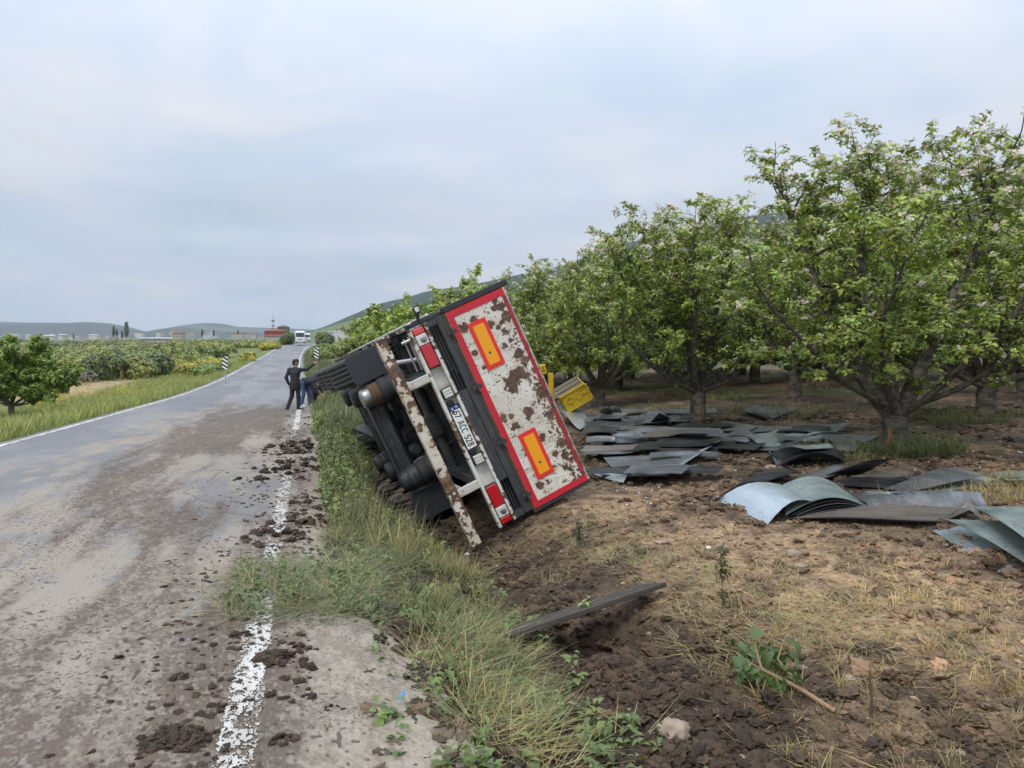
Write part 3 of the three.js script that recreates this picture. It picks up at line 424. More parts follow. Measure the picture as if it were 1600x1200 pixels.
  put('ladder_frame', [rod(V(X(0.12), -0.5, -0.55), V(X(0.12), -0.16, -0.5), 0.022), rod(V(X(0.30), -0.62, -0.95), V(X(0.42), -0.2, -0.9), 0.03), rod(V(X(0.08), -0.4, -0.55), V(X(0.5), -0.4, -0.6), 0.012), rod(V(X(0.08), -0.46, -0.55), V(X(0.5), -0.46, -0.6), 0.012)], M.galv);
}
// ------------------------------------------------------------------ trees: grown branch by branch; leaves and blossom sit on the twigs
const bark = new THREE.MeshStandardMaterial({ roughness: 0.92, side: THREE.DoubleSide, map: colorTex(256, 512, (u, v) => { const n = fbm(u * 8, v * 22, 4), n2 = fbm(u * 26, v * 70, 3); let c = mix3([0.055, 0.045, 0.036], [0.15, 0.128, 0.10], sst(0.3, 0.7, n)); c = mix3(c, [0.05, 0.042, 0.035], sst(0.55, 0.7, n2) * 0.6); return mix3(c, [0.17, 0.18, 0.11], sst(0.6, 0.75, fbm(u * 5 + 3, v * 9, 3)) * 0.3); }), bumpMap: greyTex(256, 512, (u, v) => fbm(u * 20, v * 60, 4)), bumpScale: 0.012 });
const barkGreen = std(0.13, 0.115, 0.07, 0.9);
const wound = std(1, 1, 1, 0.9, { map: colorTex(64, 128, (u, v) => mix3([0.46, 0.24, 0.11], [0.24, 0.12, 0.06], sst(0.35, 0.65, fbm(u * 6, v * 3, 3)))) });
function leafMat(r, g, b) { return new THREE.MeshPhysicalMaterial({ color: new THREE.Color().setRGB(r, g, b), roughness: 0.5, transmission: 0.5, thickness: 0, side: THREE.DoubleSide, vertexColors: true }); }
function leafGeo(list) {                             // leaves as small folded, drooping blades: [length, width, azimuth, rise, droop, tint, root height]
  const pos = [], col = [], idx = [];
  for (const [L, W, az, rise, droop, tint, h0] of list) {
    const o = pos.length / 3, ca = Math.cos(az), sa = Math.sin(az);
    const rows = [[0, 0.0], [0.38, 1], [0.72, 0.75], [1, 0]];
    rows.forEach(([k, w]) => { const r = L * k * Math.cos(rise - droop * k), y = h0 + L * k * Math.sin(rise - droop * k); const hw = W * 0.5 * w; for (const sgn of [-1, 0, 1]) { const lift = sgn ? hw * 0.45 : 0; pos.push(ca * r - sa * hw * sgn, y + lift, sa * r + ca * hw * sgn); col.push(...tint); } });
    for (let k = 0; k < 3; k++) for (let s = 0; s < 2; s++) { const a = o + k * 3 + s, b = a + 3; if (k === 0) idx.push(a + (s ? 0 : 1), b + 1, b); else if (k === 2) idx.push(a, a + 1, b + (s ? 0 : 1)); else idx.push(a, a + 1, b, a + 1, b + 1, b); }
  }
  const g = new THREE.BufferGeometry(); g.setAttribute('position', new THREE.Float32BufferAttribute(pos, 3)); g.setAttribute('color', new THREE.Float32BufferAttribute(col, 3)); g.setIndex(idx); g.computeVertexNormals(); return g;
}
function rosette(seed, n, L0, L1, spread = 1) { const r = rng(seed), l = []; for (let i = 0; i < n; i++) { const L = mix(L0, L1, r()), k = 0.75 + 0.5 * r(); l.push([L, L * (0.46 + r() * 0.12), i * 2.4 + r() * 0.8, mix(0.15, 1.0, r()), mix(0.3, 1.3, r()), [k * (0.9 + r() * 0.25), k, k * 0.8], (r() - 0.3) * 0.06 * spread]); } return leafGeo(l); }
function flowerGeo(seed) {
  const r = rng(seed), pos = [], col = [], idx = [];
  for (let f = 0; f < 5; f++) { const cx = (r() - 0.5) * 0.075, cz = (r() - 0.5) * 0.075, cy = 0.03 + r() * 0.04, tilt = (r() - 0.5) * 1.2, tz = (r() - 0.5) * 1.2, pk = r() * 0.10; for (let p = 0; p < 5; p++) { const a = p * 1.2566 + r() * 0.2, o = pos.length / 3; const P = (rad, da, h) => { const x = Math.cos(a + da) * rad, z = Math.sin(a + da) * rad; pos.push(cx + x, cy + h + x * tilt * 0.5 + z * tz * 0.5, cz + z); col.push(1, 0.97 - pk, 0.95 - pk * 0.8); }; P(0.003, 0, 0); P(0.017, -0.5, 0.008); P(0.023, 0, 0.012); P(0.017, 0.5, 0.008); idx.push(o, o + 1, o + 2, o, o + 2, o + 3); } }
  const g = new THREE.BufferGeometry(); g.setAttribute('position', new THREE.Float32BufferAttribute(pos, 3)); g.setAttribute('color', new THREE.Float32BufferAttribute(col, 3)); g.setIndex(idx); g.computeVertexNormals(); return g;
}
const ROSES = [rosette(1, 6, 0.05, 0.085), rosette(2, 6, 0.05, 0.085), rosette(3, 5, 0.055, 0.09)];
const FLOWER = flowerGeo(8);
const appleLeaf = leafMat(0.36, 0.47, 0.12), blossomMat = new THREE.MeshPhysicalMaterial({ color: new THREE.Color().setRGB(0.78, 0.74, 0.70), roughness: 0.8, transmission: 0.25, thickness: 0, side: THREE.DoubleSide, vertexColors: true });
function tube(pts, rad, seg, uvs = 1) {              // a tapering limb along points
  const n = pts.length, pos = [], uv = [], idx = []; let prev = V(1, 0, 0), len = 0;
  for (let i = 0; i < n; i++) {
    const t = pts[Math.min(n - 1, i + 1)].clone().sub(pts[Math.max(0, i - 1)]).normalize();
    let a = prev.clone().addScaledVector(t, -prev.dot(t)); if (a.lengthSq() < 1e-4) a = V(0, 0, 1).addScaledVector(t, -t.z); a.normalize(); prev = a; const b = t.clone().cross(a);
    if (i) len += pts[i].distanceTo(pts[i - 1]);
    for (let k = 0; k <= seg; k++) { const q = k / seg * 2 * Math.PI, r = rad[i]; pos.push(pts[i].x + (a.x * Math.cos(q) + b.x * Math.sin(q)) * r, pts[i].y + (a.y * Math.cos(q) + b.y * Math.sin(q)) * r, pts[i].z + (a.z * Math.cos(q) + b.z * Math.sin(q)) * r); uv.push(k / seg * uvs, len * 0.8); }
    if (i) for (let k = 0; k < seg; k++) { const o = (i - 1) * (seg + 1) + k; idx.push(o, o + 1, o + seg + 1, o + 1, o + seg + 2, o + seg + 1); }
  }
  const g = new THREE.BufferGeometry(); g.setAttribute('position', new THREE.Float32BufferAttribute(pos, 3)); g.setAttribute('uv', new THREE.Float32BufferAttribute(uv, 2)); g.setIndex(idx); g.computeVertexNormals(); return g;
}
const UP = V(0, 1, 0);
function instanced(name, geo, mat, spots, parent, tint) {   // spots: [position, axis, spin, scale, tint?]
  const im = new THREE.InstancedMesh(geo, mat, spots.length), m4 = new THREE.Matrix4(), q = new THREE.Quaternion(), q2 = new THREE.Quaternion(), s = new THREE.Vector3(), c = new THREE.Color();
  spots.forEach(([p, ax, spin, sc, tn], i) => { q.setFromUnitVectors(UP, ax); q2.setFromAxisAngle(UP, spin); q.multiply(q2); if (Array.isArray(sc)) s.set(...sc); else s.set(sc, sc, sc); m4.compose(p, q, s); im.setMatrixAt(i, m4); if (tint) im.setColorAt(i, c.setRGB(tn[0], tn[1], tn[2])); });
  im.name = parent === scene ? numbered(name) : name; im.castShadow = im.receiveShadow = true; im.userData.kind = 'stuff'; im.frustumCulled = false; parent.add(im); return im;
}
function growTree(o) {                               // o: seed, trunkH, trunkR, limbs [[azimuth, incline, length]], dense, detail
  const r = rng(o.seed), wood = [], fine = [], leaves = [[], [], []], flowers = [];
  const H = o.height;
  const addLeaves = (p, d, k) => { const ax = d.clone().lerp(V(r() - 0.5, 0.25 + r() * 0.5, r() - 0.5), 0.7).normalize(); const b = 0.55 + r() * 0.85, y = r(); leaves[Math.floor(r() * 3)].push([p.clone(), ax, r() * 6.3, (0.8 + r() * 0.55) * k, [b * (0.92 + y * 0.28), b, b * (0.9 - y * 0.25)]]); const hi = p.y / H; if (r() < (o.bloom ?? 1) * (0.07 + 1.0 * sst(0.62, 0.92, hi))) flowers.push([p.clone().addScaledVector(ax, 0.02), ax, r() * 6.3, 0.8 + r() * 0.5]); };
  function branch(p, d, L, r0, level) {
    const step = level === 0 ? 0.16 : 0.12, n = Math.max(3, Math.round(L / step)), pts = [p.clone()], rad = [r0]; let dir = d.clone().normalize(); const bend = V(r() - 0.5, 0, r() - 0.5).multiplyScalar(0.5);
    const kids = [];
    for (let i = 1; i <= n; i++) {
      const k = i / n; const up = level === 0 ? (o.lift ?? 0.09) : level === 1 ? 0.03 : 0.02;
      dir.addScaledVector(V(r() - 0.5, r() - 0.5, r() - 0.5), level === 0 ? 0.24 : 0.42).addScaledVector(UP, up).addScaledVector(bend, 0.05).normalize();
      if (level !== 1 && pts[pts.length - 1].y > H * 0.86 && dir.y > 0.4) dir.y *= 0.8;
      if (pts[pts.length - 1].y < 0.9 && dir.y < 0) dir.y = 0.15;
      const q = pts[pts.length - 1].clone().addScaledVector(dir, L / n); pts.push(q); rad.push(Math.max(0.004, r0 * (1 - 0.78 * k)));
      if (level < 2 && k > (level ? 0.15 : 0.26) && r() < (level ? 0.75 : 0.95)) kids.push([q, dir.clone(), k, rad[i]]);
      if (level >= 1 && r() < 0.85 * (o.dense ?? 1)) addLeaves(q, dir, o.leafScale ?? 1);
      if (level === 2) for (let e = 0; e < 2; e++) { if (r() < 0.72 * (o.dense ?? 1)) addLeaves(q.clone().addScaledVector(V(r() - 0.5, r() - 0.5, r() - 0.5), 0.12), dir, o.leafScale ?? 1); }
    }
    (level < 2 ? wood : fine).push([pts, rad, level]);
    for (const [q, dd, k, rr] of kids) {
      const a = r() * 6.283, side = V(Math.cos(a), (r() - 0.25) * 0.9, Math.sin(a)); const nd = dd.clone().multiplyScalar(0.4).add(side).normalize();
      const shoot = level === 0 && r() < 0.34; if (shoot) nd.set(nd.x * 0.25, 1, nd.z * 0.25).normalize(); else if (level === 1 && r() < 0.3) nd.y -= 0.5;
      branch(q, nd, level === 0 ? (shoot ? mix(0.7, 1.5, r()) : mix(0.55, 1.15, r()) * (1.15 - 0.45 * k)) * (o.spread ?? 1) : mix(0.2, 0.5, r()), Math.min(rr * 0.7, level === 0 ? 0.032 : 0.009), level + 1);
    }
    if (level === 0) { for (let e = 0; e < 2; e++) branch(pts[n - 1 - Math.floor(r() * n * 0.3)], V((r() - 0.5) * 0.5, 1, (r() - 0.5) * 0.5), mix(0.6, 1.15, r()), 0.012, 1); branch(pts[n], dir.clone().lerp(UP, 0.6), mix(0.5, 0.95, r()), 0.014, 1); addLeaves(pts[n], dir, 1); }
  }
  const tp = [], tr = []; const nt = 6; for (let i = 0; i <= nt; i++) { const k = i / nt; tp.push(V((o.lean?.[0] ?? 0) * k + (r() - 0.5) * 0.03, o.trunkH * k - (i ? 0 : 0.15), (o.lean?.[1] ?? 0) * k + (r() - 0.5) * 0.03)); tr.push(o.trunkR * (i === 0 ? 1.3 : 1.08 - 0.2 * k + (i === nt ? 0.03 : 0))); }
  wood.push([tp, tr, -1]); const top = tp[nt];
  for (const [az, inc, L, rr, h] of o.limbs) branch(V(top.x, o.trunkH * (h ?? 1) - 0.06, top.z), V(Math.sin(az) * Math.sin(inc), Math.cos(inc), -Math.cos(az) * Math.sin(inc)), L, rr ?? o.trunkR * 0.55, 0);
  const segs = o.detail === 2 ? [12, 7, 3] : o.detail === 1 ? [8, 5, 3] : [6, 3, 3];
  const wg = wood.map(([p, rd, l]) => tube(p, rd, l < 0 ? segs[0] + 2 : segs[l], l <= 0 ? 1 : 0.4));
  if (o.detail) wg.push(...fine.map(([p, rd]) => tube(p.filter((_, i) => i % 2 === 0 || i === p.length - 1), rd.filter((_, i) => i % 2 === 0 || i === p.length - 1), 3)));
  return { wood: join(wg), leaves, flowers, geo: o.geo ?? ROSES };
}
function buildTree(name, data, mats = [bark, appleLeaf, blossomMat]) {
  const g = new THREE.Group(); g.name = numbered(name); scene.add(g);
  mesh('trunk', data.wood, mats[0], g);
  data.leaves.forEach((l, i) => { if (l.length) instanced('crown', data.geo[i], mats[1], l, g, true); });
  if (data.flowers.length) instanced('blossom', FLOWER, mats[2], data.flowers, g);
  return g;
}
function copyOf(o, name, pos, turn, sc) { const c = o.clone(); c.name = numbered(name); scene.add(c); c.position.copy(pos); c.rotation.y = turn; c.scale.set(sc * 1.12, sc * 0.97, sc * 1.12); c.userData = {}; return c; }
{
  const t1 = growTree({ seed: 21, height: 5.0, trunkH: 0.55, trunkR: 0.16, detail: 2, lift: 0.045, dense: 0.66, limbs: [[1.35, 0.66, 3.6, 0.115], [-1.25, 0.66, 3.7, 0.11], [-0.5, 0.5, 3.5, 0.07], [0.15, 0.14, 3.7, 0.08], [0.9, 0.95, 2.8, 0.05], [2.5, 0.75, 3.0, 0.055], [-2.4, 0.8, 3.0, 0.055], [-1.6, 1.15, 3.0, 0.05, 1.25], [1.9, 1.1, 2.7, 0.05, 1.2]] });
  const a = buildTree('apple_tree', t1); a.position.copy(gp(1397, 700)).y -= 0.05; a.rotation.y = 0; a.scale.set(1.14, 0.94, 1.14);
  tag(a, 'largest apple tree, trunk forking low beside the metal sheets', 'apple tree', 'apple trees of the orchard');
  const w = mesh('bark_wound', (() => { const g = new THREE.SphereGeometry(0.1, 10, 8); g.scale(0.42, 2.4, 0.22); const p = g.attributes.position; for (let i = 0; i < p.count; i++) p.setX(i, p.getX(i) * (1 + 0.9 * (vn(p.getY(i) * 18 + 5, 2) - 0.5)) + 0.012 * Math.sin(p.getY(i) * 20)); return g; })(), wound, a); w.position.set(-0.135, 0.16, 0.15); w.rotation.y = -0.75;
  const t2 = growTree({ seed: 5, height: 5.1, trunkH: 0.85, trunkR: 0.145, dense: 0.68, detail: 1, lift: 0.04, limbs: [[0.3, 0.6, 3.1, 0.08], [1.4, 0.85, 3.0, 0.08], [2.6, 0.8, 2.9, 0.08], [-2.3, 0.7, 3.0, 0.08], [-1.2, 0.85, 3.1, 0.085], [-0.4, 1.05, 2.7, 0.07], [0.0, 0.1, 3.2, 0.08], [2.0, 0.35, 3.1, 0.07], [3.1, 1.3, 2.4, 0.05], [0.9, 1.3, 2.4, 0.05], [-1.7, 1.3, 2.4, 0.05], [-0.7, 0.3, 3.0, 0.07]] });
  const b = buildTree('apple_tree', t2); b.position.copy(gp(1090, 668)).y -= 0.04; b.rotation.y = 0.6; b.scale.set(1.12, 0.94, 1.12); tag(b, 'apple tree with dark muddy trunk, second along the row behind the sheets', 'apple tree', 'apple trees of the orchard');
  const bw = mesh('bark_wound', (() => { const g = new THREE.SphereGeometry(0.1, 10, 8); g.scale(0.35, 1.6, 0.2); return g; })(), std(0.15, 0.065, 0.035, 0.9), b); bw.position.set(-0.03, 0.3, 0.15);
  const t3 = growTree({ seed: 33, height: 5.0, trunkH: 0.6, trunkR: 0.135, dense: 0.68, detail: 1, lift: 0.04, limbs: [[-1.5, 0.65, 3.2, 0.09], [1.5, 0.7, 3.2, 0.09], [0.2, 0.6, 3.0, 0.08], [3.0, 0.6, 3.0, 0.08], [-0.8, 1.0, 2.7, 0.06], [0.9, 0.95, 2.8, 0.06], [-2.4, 0.9, 2.7, 0.06], [2.2, 1.0, 2.6, 0.06], [0, 0.08, 3.0, 0.07], [0.4, 1.3, 2.3, 0.05], [-2.0, 1.3, 2.3, 0.05], [1.9, 0.35, 3.0, 0.06]] });
  const c = buildTree('apple_tree', t3); c.position.copy(gp(938, 636)).y -= 0.04; tag(c, 'apple tree forking in a V beside the yellow container', 'apple tree', 'apple trees of the orchard');
  // lighter model for the rows farther off
  const BIG = [rosette(11, 9, 0.10, 0.17, 2), rosette(12, 9, 0.10, 0.17, 2), rosette(13, 9, 0.10, 0.17, 2)];
  const t4 = growTree({ seed: 71, height: 4.9, trunkH: 0.7, trunkR: 0.16, detail: 0, lift: 0.04, dense: 0.30, leafScale: 1.2, geo: BIG, bloom: 2.2, limbs: [[0.3, 0.6, 3.0, 0.08], [1.4, 0.9, 2.9, 0.08], [2.6, 0.85, 2.8, 0.08], [-2.3, 0.75, 2.9, 0.08], [-1.2, 0.9, 2.9, 0.085], [-0.4, 1.1, 2.6, 0.07], [0.0, 0.1, 3.0, 0.08], [3.1, 1.3, 2.4, 0.05], [0.9, 1.3, 2.4, 0.05], [-1.8, 1.3, 2.4, 0.05]] });
  const rr = rng(404);
  //console.log('leaves', t1.leaves.map((l) => l.length), t1.flowers.length, t2.leaves.map((l) => l.length), t4.leaves.map((l) => l.length), 'wood', t1.wood.attributes.position.count / 3, t2.wood.attributes.position.count / 3, t4.wood.attributes.position.count / 3);
  // rows run beside the road; the row nearest the trailer first
  const rowDir = V(-0.313, 0, -0.95).normalize(), side = V(0.95, 0, -0.313).normalize();
  const near = { '0:3': 'apple tree right above the far end of the trailer, fourth along the row', '1:1': 'apple tree in the second row, its dark trunk seen left of the largest tree', '1:2': 'apple tree in the second row, behind the gap between the second and third trees', '2:0': 'apple tree in the third row, its low trunk seen right of the largest tree', '1:0': 'apple tree at the right edge of the photo, behind the largest tree' };
  let far = null;
  for (let row = 0; row < 6; row++) for (let k = -1; k < 26; k++) {
    if (row === 0 && k < 3) continue;
    const base = V(a.position.x, 0, a.position.z).addScaledVector(rowDir, k * 5.15 + (row % 2) * 2.4 + (rr() - 0.5) * 0.7).addScaledVector(side, row * 4.5 + (rr() - 0.5) * 0.5);
    const D = -base.z, px = 800 + base.x / D * 1200; if (D < 9.5 || px > 1780 || px < (D > 45 ? 588 : 480) || D > 150) { continue; }
    if (row > 1 && D > 42) continue; if (row > 3 && k % 2) continue;
    const pos = G(base.x, D, -0.05), useFar = D > 27, key = row + ':' + k, turn = rr() * 6.28, sc = 1.02 + rr() * 0.16;
    let o;
    if (useFar) { if (!far) { far = buildTree('apple_tree', t4); far.position.copy(pos); far.rotation.y = turn; far.scale.setScalar(sc); o = far; } else o = copyOf(far, 'apple_tree', pos, turn, sc); }
    else o = copyOf([b, c][(row + k + 4) % 2], 'apple_tree', pos, turn, sc);
    const ORD = ['first', 'second', 'third', 'fourth', 'fifth', 'sixth', 'seventh', 'eighth', 'ninth', 'tenth'];
    tag(o, near[key] ?? (row === 0 && k < 10 ? `apple tree of the nearest row, ${ORD[k]} counted from the largest tree` : row === 1 && k < 6 && k >= 0 ? `apple tree of the second row, ${ORD[k]} counted from the right` : D > 27 ? 'apple tree in blossom in the rows far along the orchard' : 'apple tree standing in the rows behind the nearest row'), 'apple tree', 'apple trees of the orchard');
  }
}
// ------------------------------------------------------------------ steel sheets thrown off the load
const sheetMap = (a, b, seed, dirt) => colorTex(512, 512, (u, v) => { const n = fbm(u * 4 + seed, v * 4, 4), n2 = fbm(u * 3 + seed, v * 22, 3), n3 = fbm(u * 18 + seed, v * 18, 3); let c = mix3(a, b, sst(0.35, 0.65, n * 0.5 + n2 * 0.5)); c = mix3(c, [0.12, 0.085, 0.055], dirt * 0.5 * sst(0.5, 0.8, n3 * 0.5 + n * 0.5)); return mix3(c, [0.05, 0.04, 0.03], dirt * sst(0.88, 0.92, vn(u * 60 + seed, v * 60))); });
const sheetRough = greyTex(256, 256, (u, v) => 0.30 + 0.4 * fbm(u * 6, v * 6, 4));
const SM = {
  zinc: new THREE.MeshStandardMaterial({ map: sheetMap([0.50, 0.57, 0.61], [0.60, 0.67, 0.71], 3, 0.3), roughness: 0.7, roughnessMap: sheetRough, metalness: 0.75, side: THREE.DoubleSide }),
  zincGreen: new THREE.MeshStandardMaterial({ map: sheetMap([0.27, 0.33, 0.32], [0.40, 0.46, 0.44], 8, 0.5), roughness: 0.85, roughnessMap: sheetRough, metalness: 0.7, side: THREE.DoubleSide }),
  grey: new THREE.MeshStandardMaterial({ map: sheetMap([0.15, 0.155, 0.165], [0.25, 0.255, 0.265], 14, 0.7), roughness: 0.85, roughnessMap: sheetRough, metalness: 0.6, side: THREE.DoubleSide }),
  dark: new THREE.MeshStandardMaterial({ map: sheetMap([0.03, 0.031, 0.034], [0.07, 0.07, 0.074], 23, 0.8), roughness: 0.9, roughnessMap: sheetRough, metalness: 0.5, side: THREE.DoubleSide }),
  brown: new THREE.MeshStandardMaterial({ map: sheetMap([0.12, 0.10, 0.085], [0.2, 0.175, 0.15], 31, 0.8), roughness: 0.9, roughnessMap: sheetRough, metalness: 0.4, side: THREE.DoubleSide }),
};
function sheetGeo(c, bend, th = 0.004, nu = 14, nv = 6) {   // c: four corners; bend(u, v) -> metres upward
  const pos = [], uv = [], idx = []; const L = c[0].distanceTo(c[1]), W = c[0].distanceTo(c[3]);
  const P = (u, v) => { const a = c[0].clone().lerp(c[1], u), b = c[3].clone().lerp(c[2], u), p = a.lerp(b, v); p.y += bend(u, v); return p; };
  const grid = (dy, flip) => { const o = pos.length / 3; for (let j = 0; j <= nv; j++) for (let i = 0; i <= nu; i++) { const p = P(i / nu, j / nv); pos.push(p.x, p.y + dy, p.z); uv.push(i / nu * L * 0.6, j / nv * W * 0.6); } for (let j = 0; j < nv; j++) for (let i = 0; i < nu; i++) { const a = o + j * (nu + 1) + i, b = a + 1, d = a + nu + 1, e = d + 1; flip ? idx.push(a, d, b, b, d, e) : idx.push(a, b, d, b, e, d); } };
  grid(th, false); grid(0, true);
  const edge = (pts) => { const o = pos.length / 3; pts.forEach((p) => { pos.push(p.x, p.y + th, p.z, p.x, p.y, p.z); uv.push(0, 0, 0, 0); }); for (let i = 0; i < pts.length - 1; i++) { const a = o + i * 2; idx.push(a, a + 1, a + 2, a + 1, a + 3, a + 2); } };
  const range = (n) => [...Array(n + 1).keys()].map((k) => k / n);
  edge(range(nu).map((u) => P(u, 0))); edge(range(nv).map((v) => P(1, v))); edge(range(nu).reverse().map((u) => P(u, 1))); edge(range(nv).reverse().map((v) => P(0, v)));
  const g = new THREE.BufferGeometry(); g.setAttribute('position', new THREE.Float32BufferAttribute(pos, 3)); g.setAttribute('uv', new THREE.Float32BufferAttribute(uv, 2)); g.setIndex(idx); g.computeVertexNormals(); return g;
}
const none = () => 0, arch = (a) => (u) => a * Math.sin(Math.PI * u), curl = (a) => (u) => a * u ** 4, wave = (a, f = 1.5) => (u, v) => a * Math.sin(u * 6.28 * f + v), twist = (a) => (u, v) => a * (u - 0.5) * (v - 0.5) * 4;
function sheet(name, px, mat, bend, label, th, group) {
  const c = px.map(([x, y, h]) => gp(x, y, h)), o = c[0].clone(); c.forEach((p) => p.sub(o));
  const m = mesh(name, sheetGeo(c, bend, th), mat); m.position.copy(o); tag(m, label, 'metal sheet', group ?? 'metal sheets spilled across the orchard'); return m;
}
const N = 'metal_sheet';
sheet(N, [[1119, 783, 0.02], [1200, 816, 0.02], [1270, 780, 0.20], [1219, 757, 0.24]], SM.zinc, (u, v) => 0.10 * Math.sin(Math.PI * v) - 0.02 * u, 'pale blue galvanised sheet with a pointed left corner, front of the curved stack');
sheet(N, [[1228, 805, 0.06], [1366, 798, 0.02], [1332, 776, 0.08], [1222, 758, 0.20]], SM.zincGreen, arch(0.15), 'greenish grey sheet arched like a barrel on top of the curved stack');
for (let k = 1; k < 5; k++) sheet(N, [[1230 + k * 7, 806, 0.05], [1366 + k * 3, 799, 0.02], [1334 + k * 3, 777, 0.05], [1226 + k * 6, 762, 0.1]], k % 2 ? SM.dark : SM.grey, arch(0.15 - k * 0.027), 'dark arched sheet nested under the greenish barrel-shaped sheet', 0.004, 'sheets nested under the arched sheet');
for (let k = 0; k < 4; k++) sheet(N, [[1112 + k * 4, 784 - k * 2, 0.02], [1196 + k * 4, 757 - k * 3, 0.16], [1248 - k * 4, 739 - k, 0.10], [1160 + k * 5, 752 - k * 3, 0.04]], SM.dark, (u, v) => 0.09 * Math.sin(Math.PI * Math.min(1, u * 0.9)) - k * 0.012, 'black curved sheet fanned out behind the pale blue sheet', 0.005, 'black curved sheets behind the pale blue sheet');
sheet(N, [[1236, 747, 0.06], [1258, 755, 0.04], [1330, 736, 0.06], [1302, 727, 0.08]], SM.grey, arch(0.03), 'matt grey sheet lying behind the arched sheet, left of the black upturned one');
sheet(N, [[1256, 756, 0.0], [1345, 742, 0.02], [1393, 717, 0.28], [1318, 731, 0.14]], SM.dark, (u, v) => 0.03 * Math.sin(Math.PI * u), 'black sheet tilted up to a point against the largest apple tree');
for (let k = 0; k < 5; k++) sheet(N, [[1292 + k * 9, 757 - k * 3, 0.03 + k * 0.012], [1398 + k * 5, 764 - k * 4, 0.03 + k * 0.014], [1420, 747 - k * 3, 0.05 + k * 0.012], [1330 + k * 12, 744 - k * 2, 0.05 + k * 0.012]], k === 4 ? SM.brown : SM.dark, none, 'long black sheet in the flat pile left of the broad grey sheet', 0.005, 'sheets of the flat pile behind the curved stack');
sheet(N, [[1380, 765, 0.10], [1410, 771, 0.08], [1538, 743, 0.11], [1470, 730, 0.12]], SM.grey, arch(0.02), 'broad dark grey sheet with mud spots, right of the largest tree foot');
sheet(N, [[1412, 772, 0.03], [1470, 772, 0.02], [1557, 750, 0.04], [1505, 742, 0.05]], SM.zincGreen, arch(0.02), 'grey green sheet slid out under the broad dark grey sheet');
sheet(N, [[1420, 774, 0.01], [1462, 775, 0.01], [1552, 752, 0.02], [1508, 744, 0.02]], SM.dark, none, 'black sheet lowest under the broad dark grey sheet');
sheet(N, [[1548, 738, 0.08], [1572, 751, 0.06], [1650, 749, 0.05], [1645, 735, 0.08]], SM.zincGreen, none, 'pale grey sheet cut off by the right edge beside the grass');
sheet(N, [[1340, 772, 0.16], [1362, 799, 0.09], [1550, 791, 0.09], [1532, 773, 0.15]], SM.grey, (u, v) => 0.035 * Math.sin(u * 4 + v * 2.5), 'wavy grey sheet stretching right from the arched sheet');
sheet(N, [[1350, 768, 0.14], [1362, 780, 0.12], [1430, 776, 0.14], [1400, 770, 0.16]], SM.zinc, arch(0.02), 'small pale blue sheet tucked behind the wavy grey sheet');
for (let k = 0; k < 3; k++) sheet(N, [[1218 + k * 12, 812 - k, 0.02 + k * 0.016], [1492 - k * 8, 816 - k * 2, 0.02 + k * 0.016], [1535 - k * 6, 793, 0.04 + k * 0.016], [1330, 790, 0.05 + k * 0.016]], k === 2 ? SM.brown : SM.dark, (u) => 0.012 * Math.sin(u * 5), 'long flat rusty sheet at the bottom of the curved stack', 0.007, 'long flat sheets under the curved stack');
sheet(N, [[1478, 811, 0.05], [1534, 814, 0.05], [1530, 800, 0.05], [1502, 793, 0.16]], SM.brown, arch(0.10), 'brown sheet end rolled over beside the overlapping blue sheets');
sheet(N, [[1456, 829, 0.02], [1560, 895, 0.02], [1650, 884, 0.03], [1548, 816, 0.06]], SM.zinc, none, 'pale blue sheet lowest of three overlapping ones in the bottom right');
sheet(N, [[1478, 812, 0.16], [1600, 879, 0.13], [1690, 870, 0.1], [1585, 815, 0.15]], SM.zincGreen, arch(0.02), 'greenish blue sheet in the middle of three overlapping ones');
sheet(N, [[1519, 792, 0.26], [1602, 842, 0.30], [1690, 850, 0.25], [1640, 792, 0.2]], SM.zincGreen, arch(0.02), 'greenish sheet on top of three overlapping ones, upper corner raised');
sheet(N, [[980, 729, 0.04], [1068, 737, 0.03], [1112, 707, 0.09], [1008, 706, 0.05]], SM.zinc, (u, v) => 0.10 * u ** 5, 'smooth light grey sheet with upturned right end, nearest the trailer gate');
sheet(N, [[1028, 690, 0.09], [1098, 704, 0.08], [1187, 664, 0.08], [1133, 657, 0.1]], SM.grey, (u, v) => 0.02 * Math.sin(v * 5), 'large dark grey sheet right of the second apple tree trunk');
sheet(N, [[1088, 690, 0.08], [1116, 712, 0.02], [1138, 706, 0.02], [1104, 696, 0.08]], SM.grey, curl(-0.03), 'small grey sheet bent down in front of the large dark grey sheet');
sheet(N, [[1163, 680, 0.13], [1191, 699, 0.06], [1222, 697, 0.06], [1203, 676, 0.14]], SM.zincGreen, arch(0.02), 'tilted greenish sheet smeared with mud, between the two nearest trees');
sheet(N, [[1216, 671, 0.07], [1306, 681, 0.06], [1332, 664, 0.10], [1233, 664, 0.07]], SM.grey, curl(0.06), 'grey sheet dotted with petals, farthest in the patch before the largest tree');
sheet(N, [[1258, 676, 0.09], [1330, 698, 0.05], [1374, 685, 0.05], [1325, 675, 0.13]], SM.grey, twist(0.04), 'twisted grey sheet pointing at the foot of the largest tree');
sheet(N, [[1207, 686, 0.09], [1252, 693, 0.06], [1290, 681, 0.07], [1240, 676, 0.08]], SM.zincGreen, none, 'short grey green sheet under the petal-dotted grey sheet');
sheet(N, [[1182, 632, 0.12], [1248, 638, 0.06], [1208, 654, 0.05], [1160, 640, 0.14]], SM.grey, arch(-0.02), 'lone grey sheet far back in front of the second row of trees');
sheet(N, [[1155, 639, 0.10], [1206, 657, 0.02], [1212, 654, 0.03], [1164, 638, 0.12]], SM.dark, none, 'black sheet edge under the lone grey sheet far back');
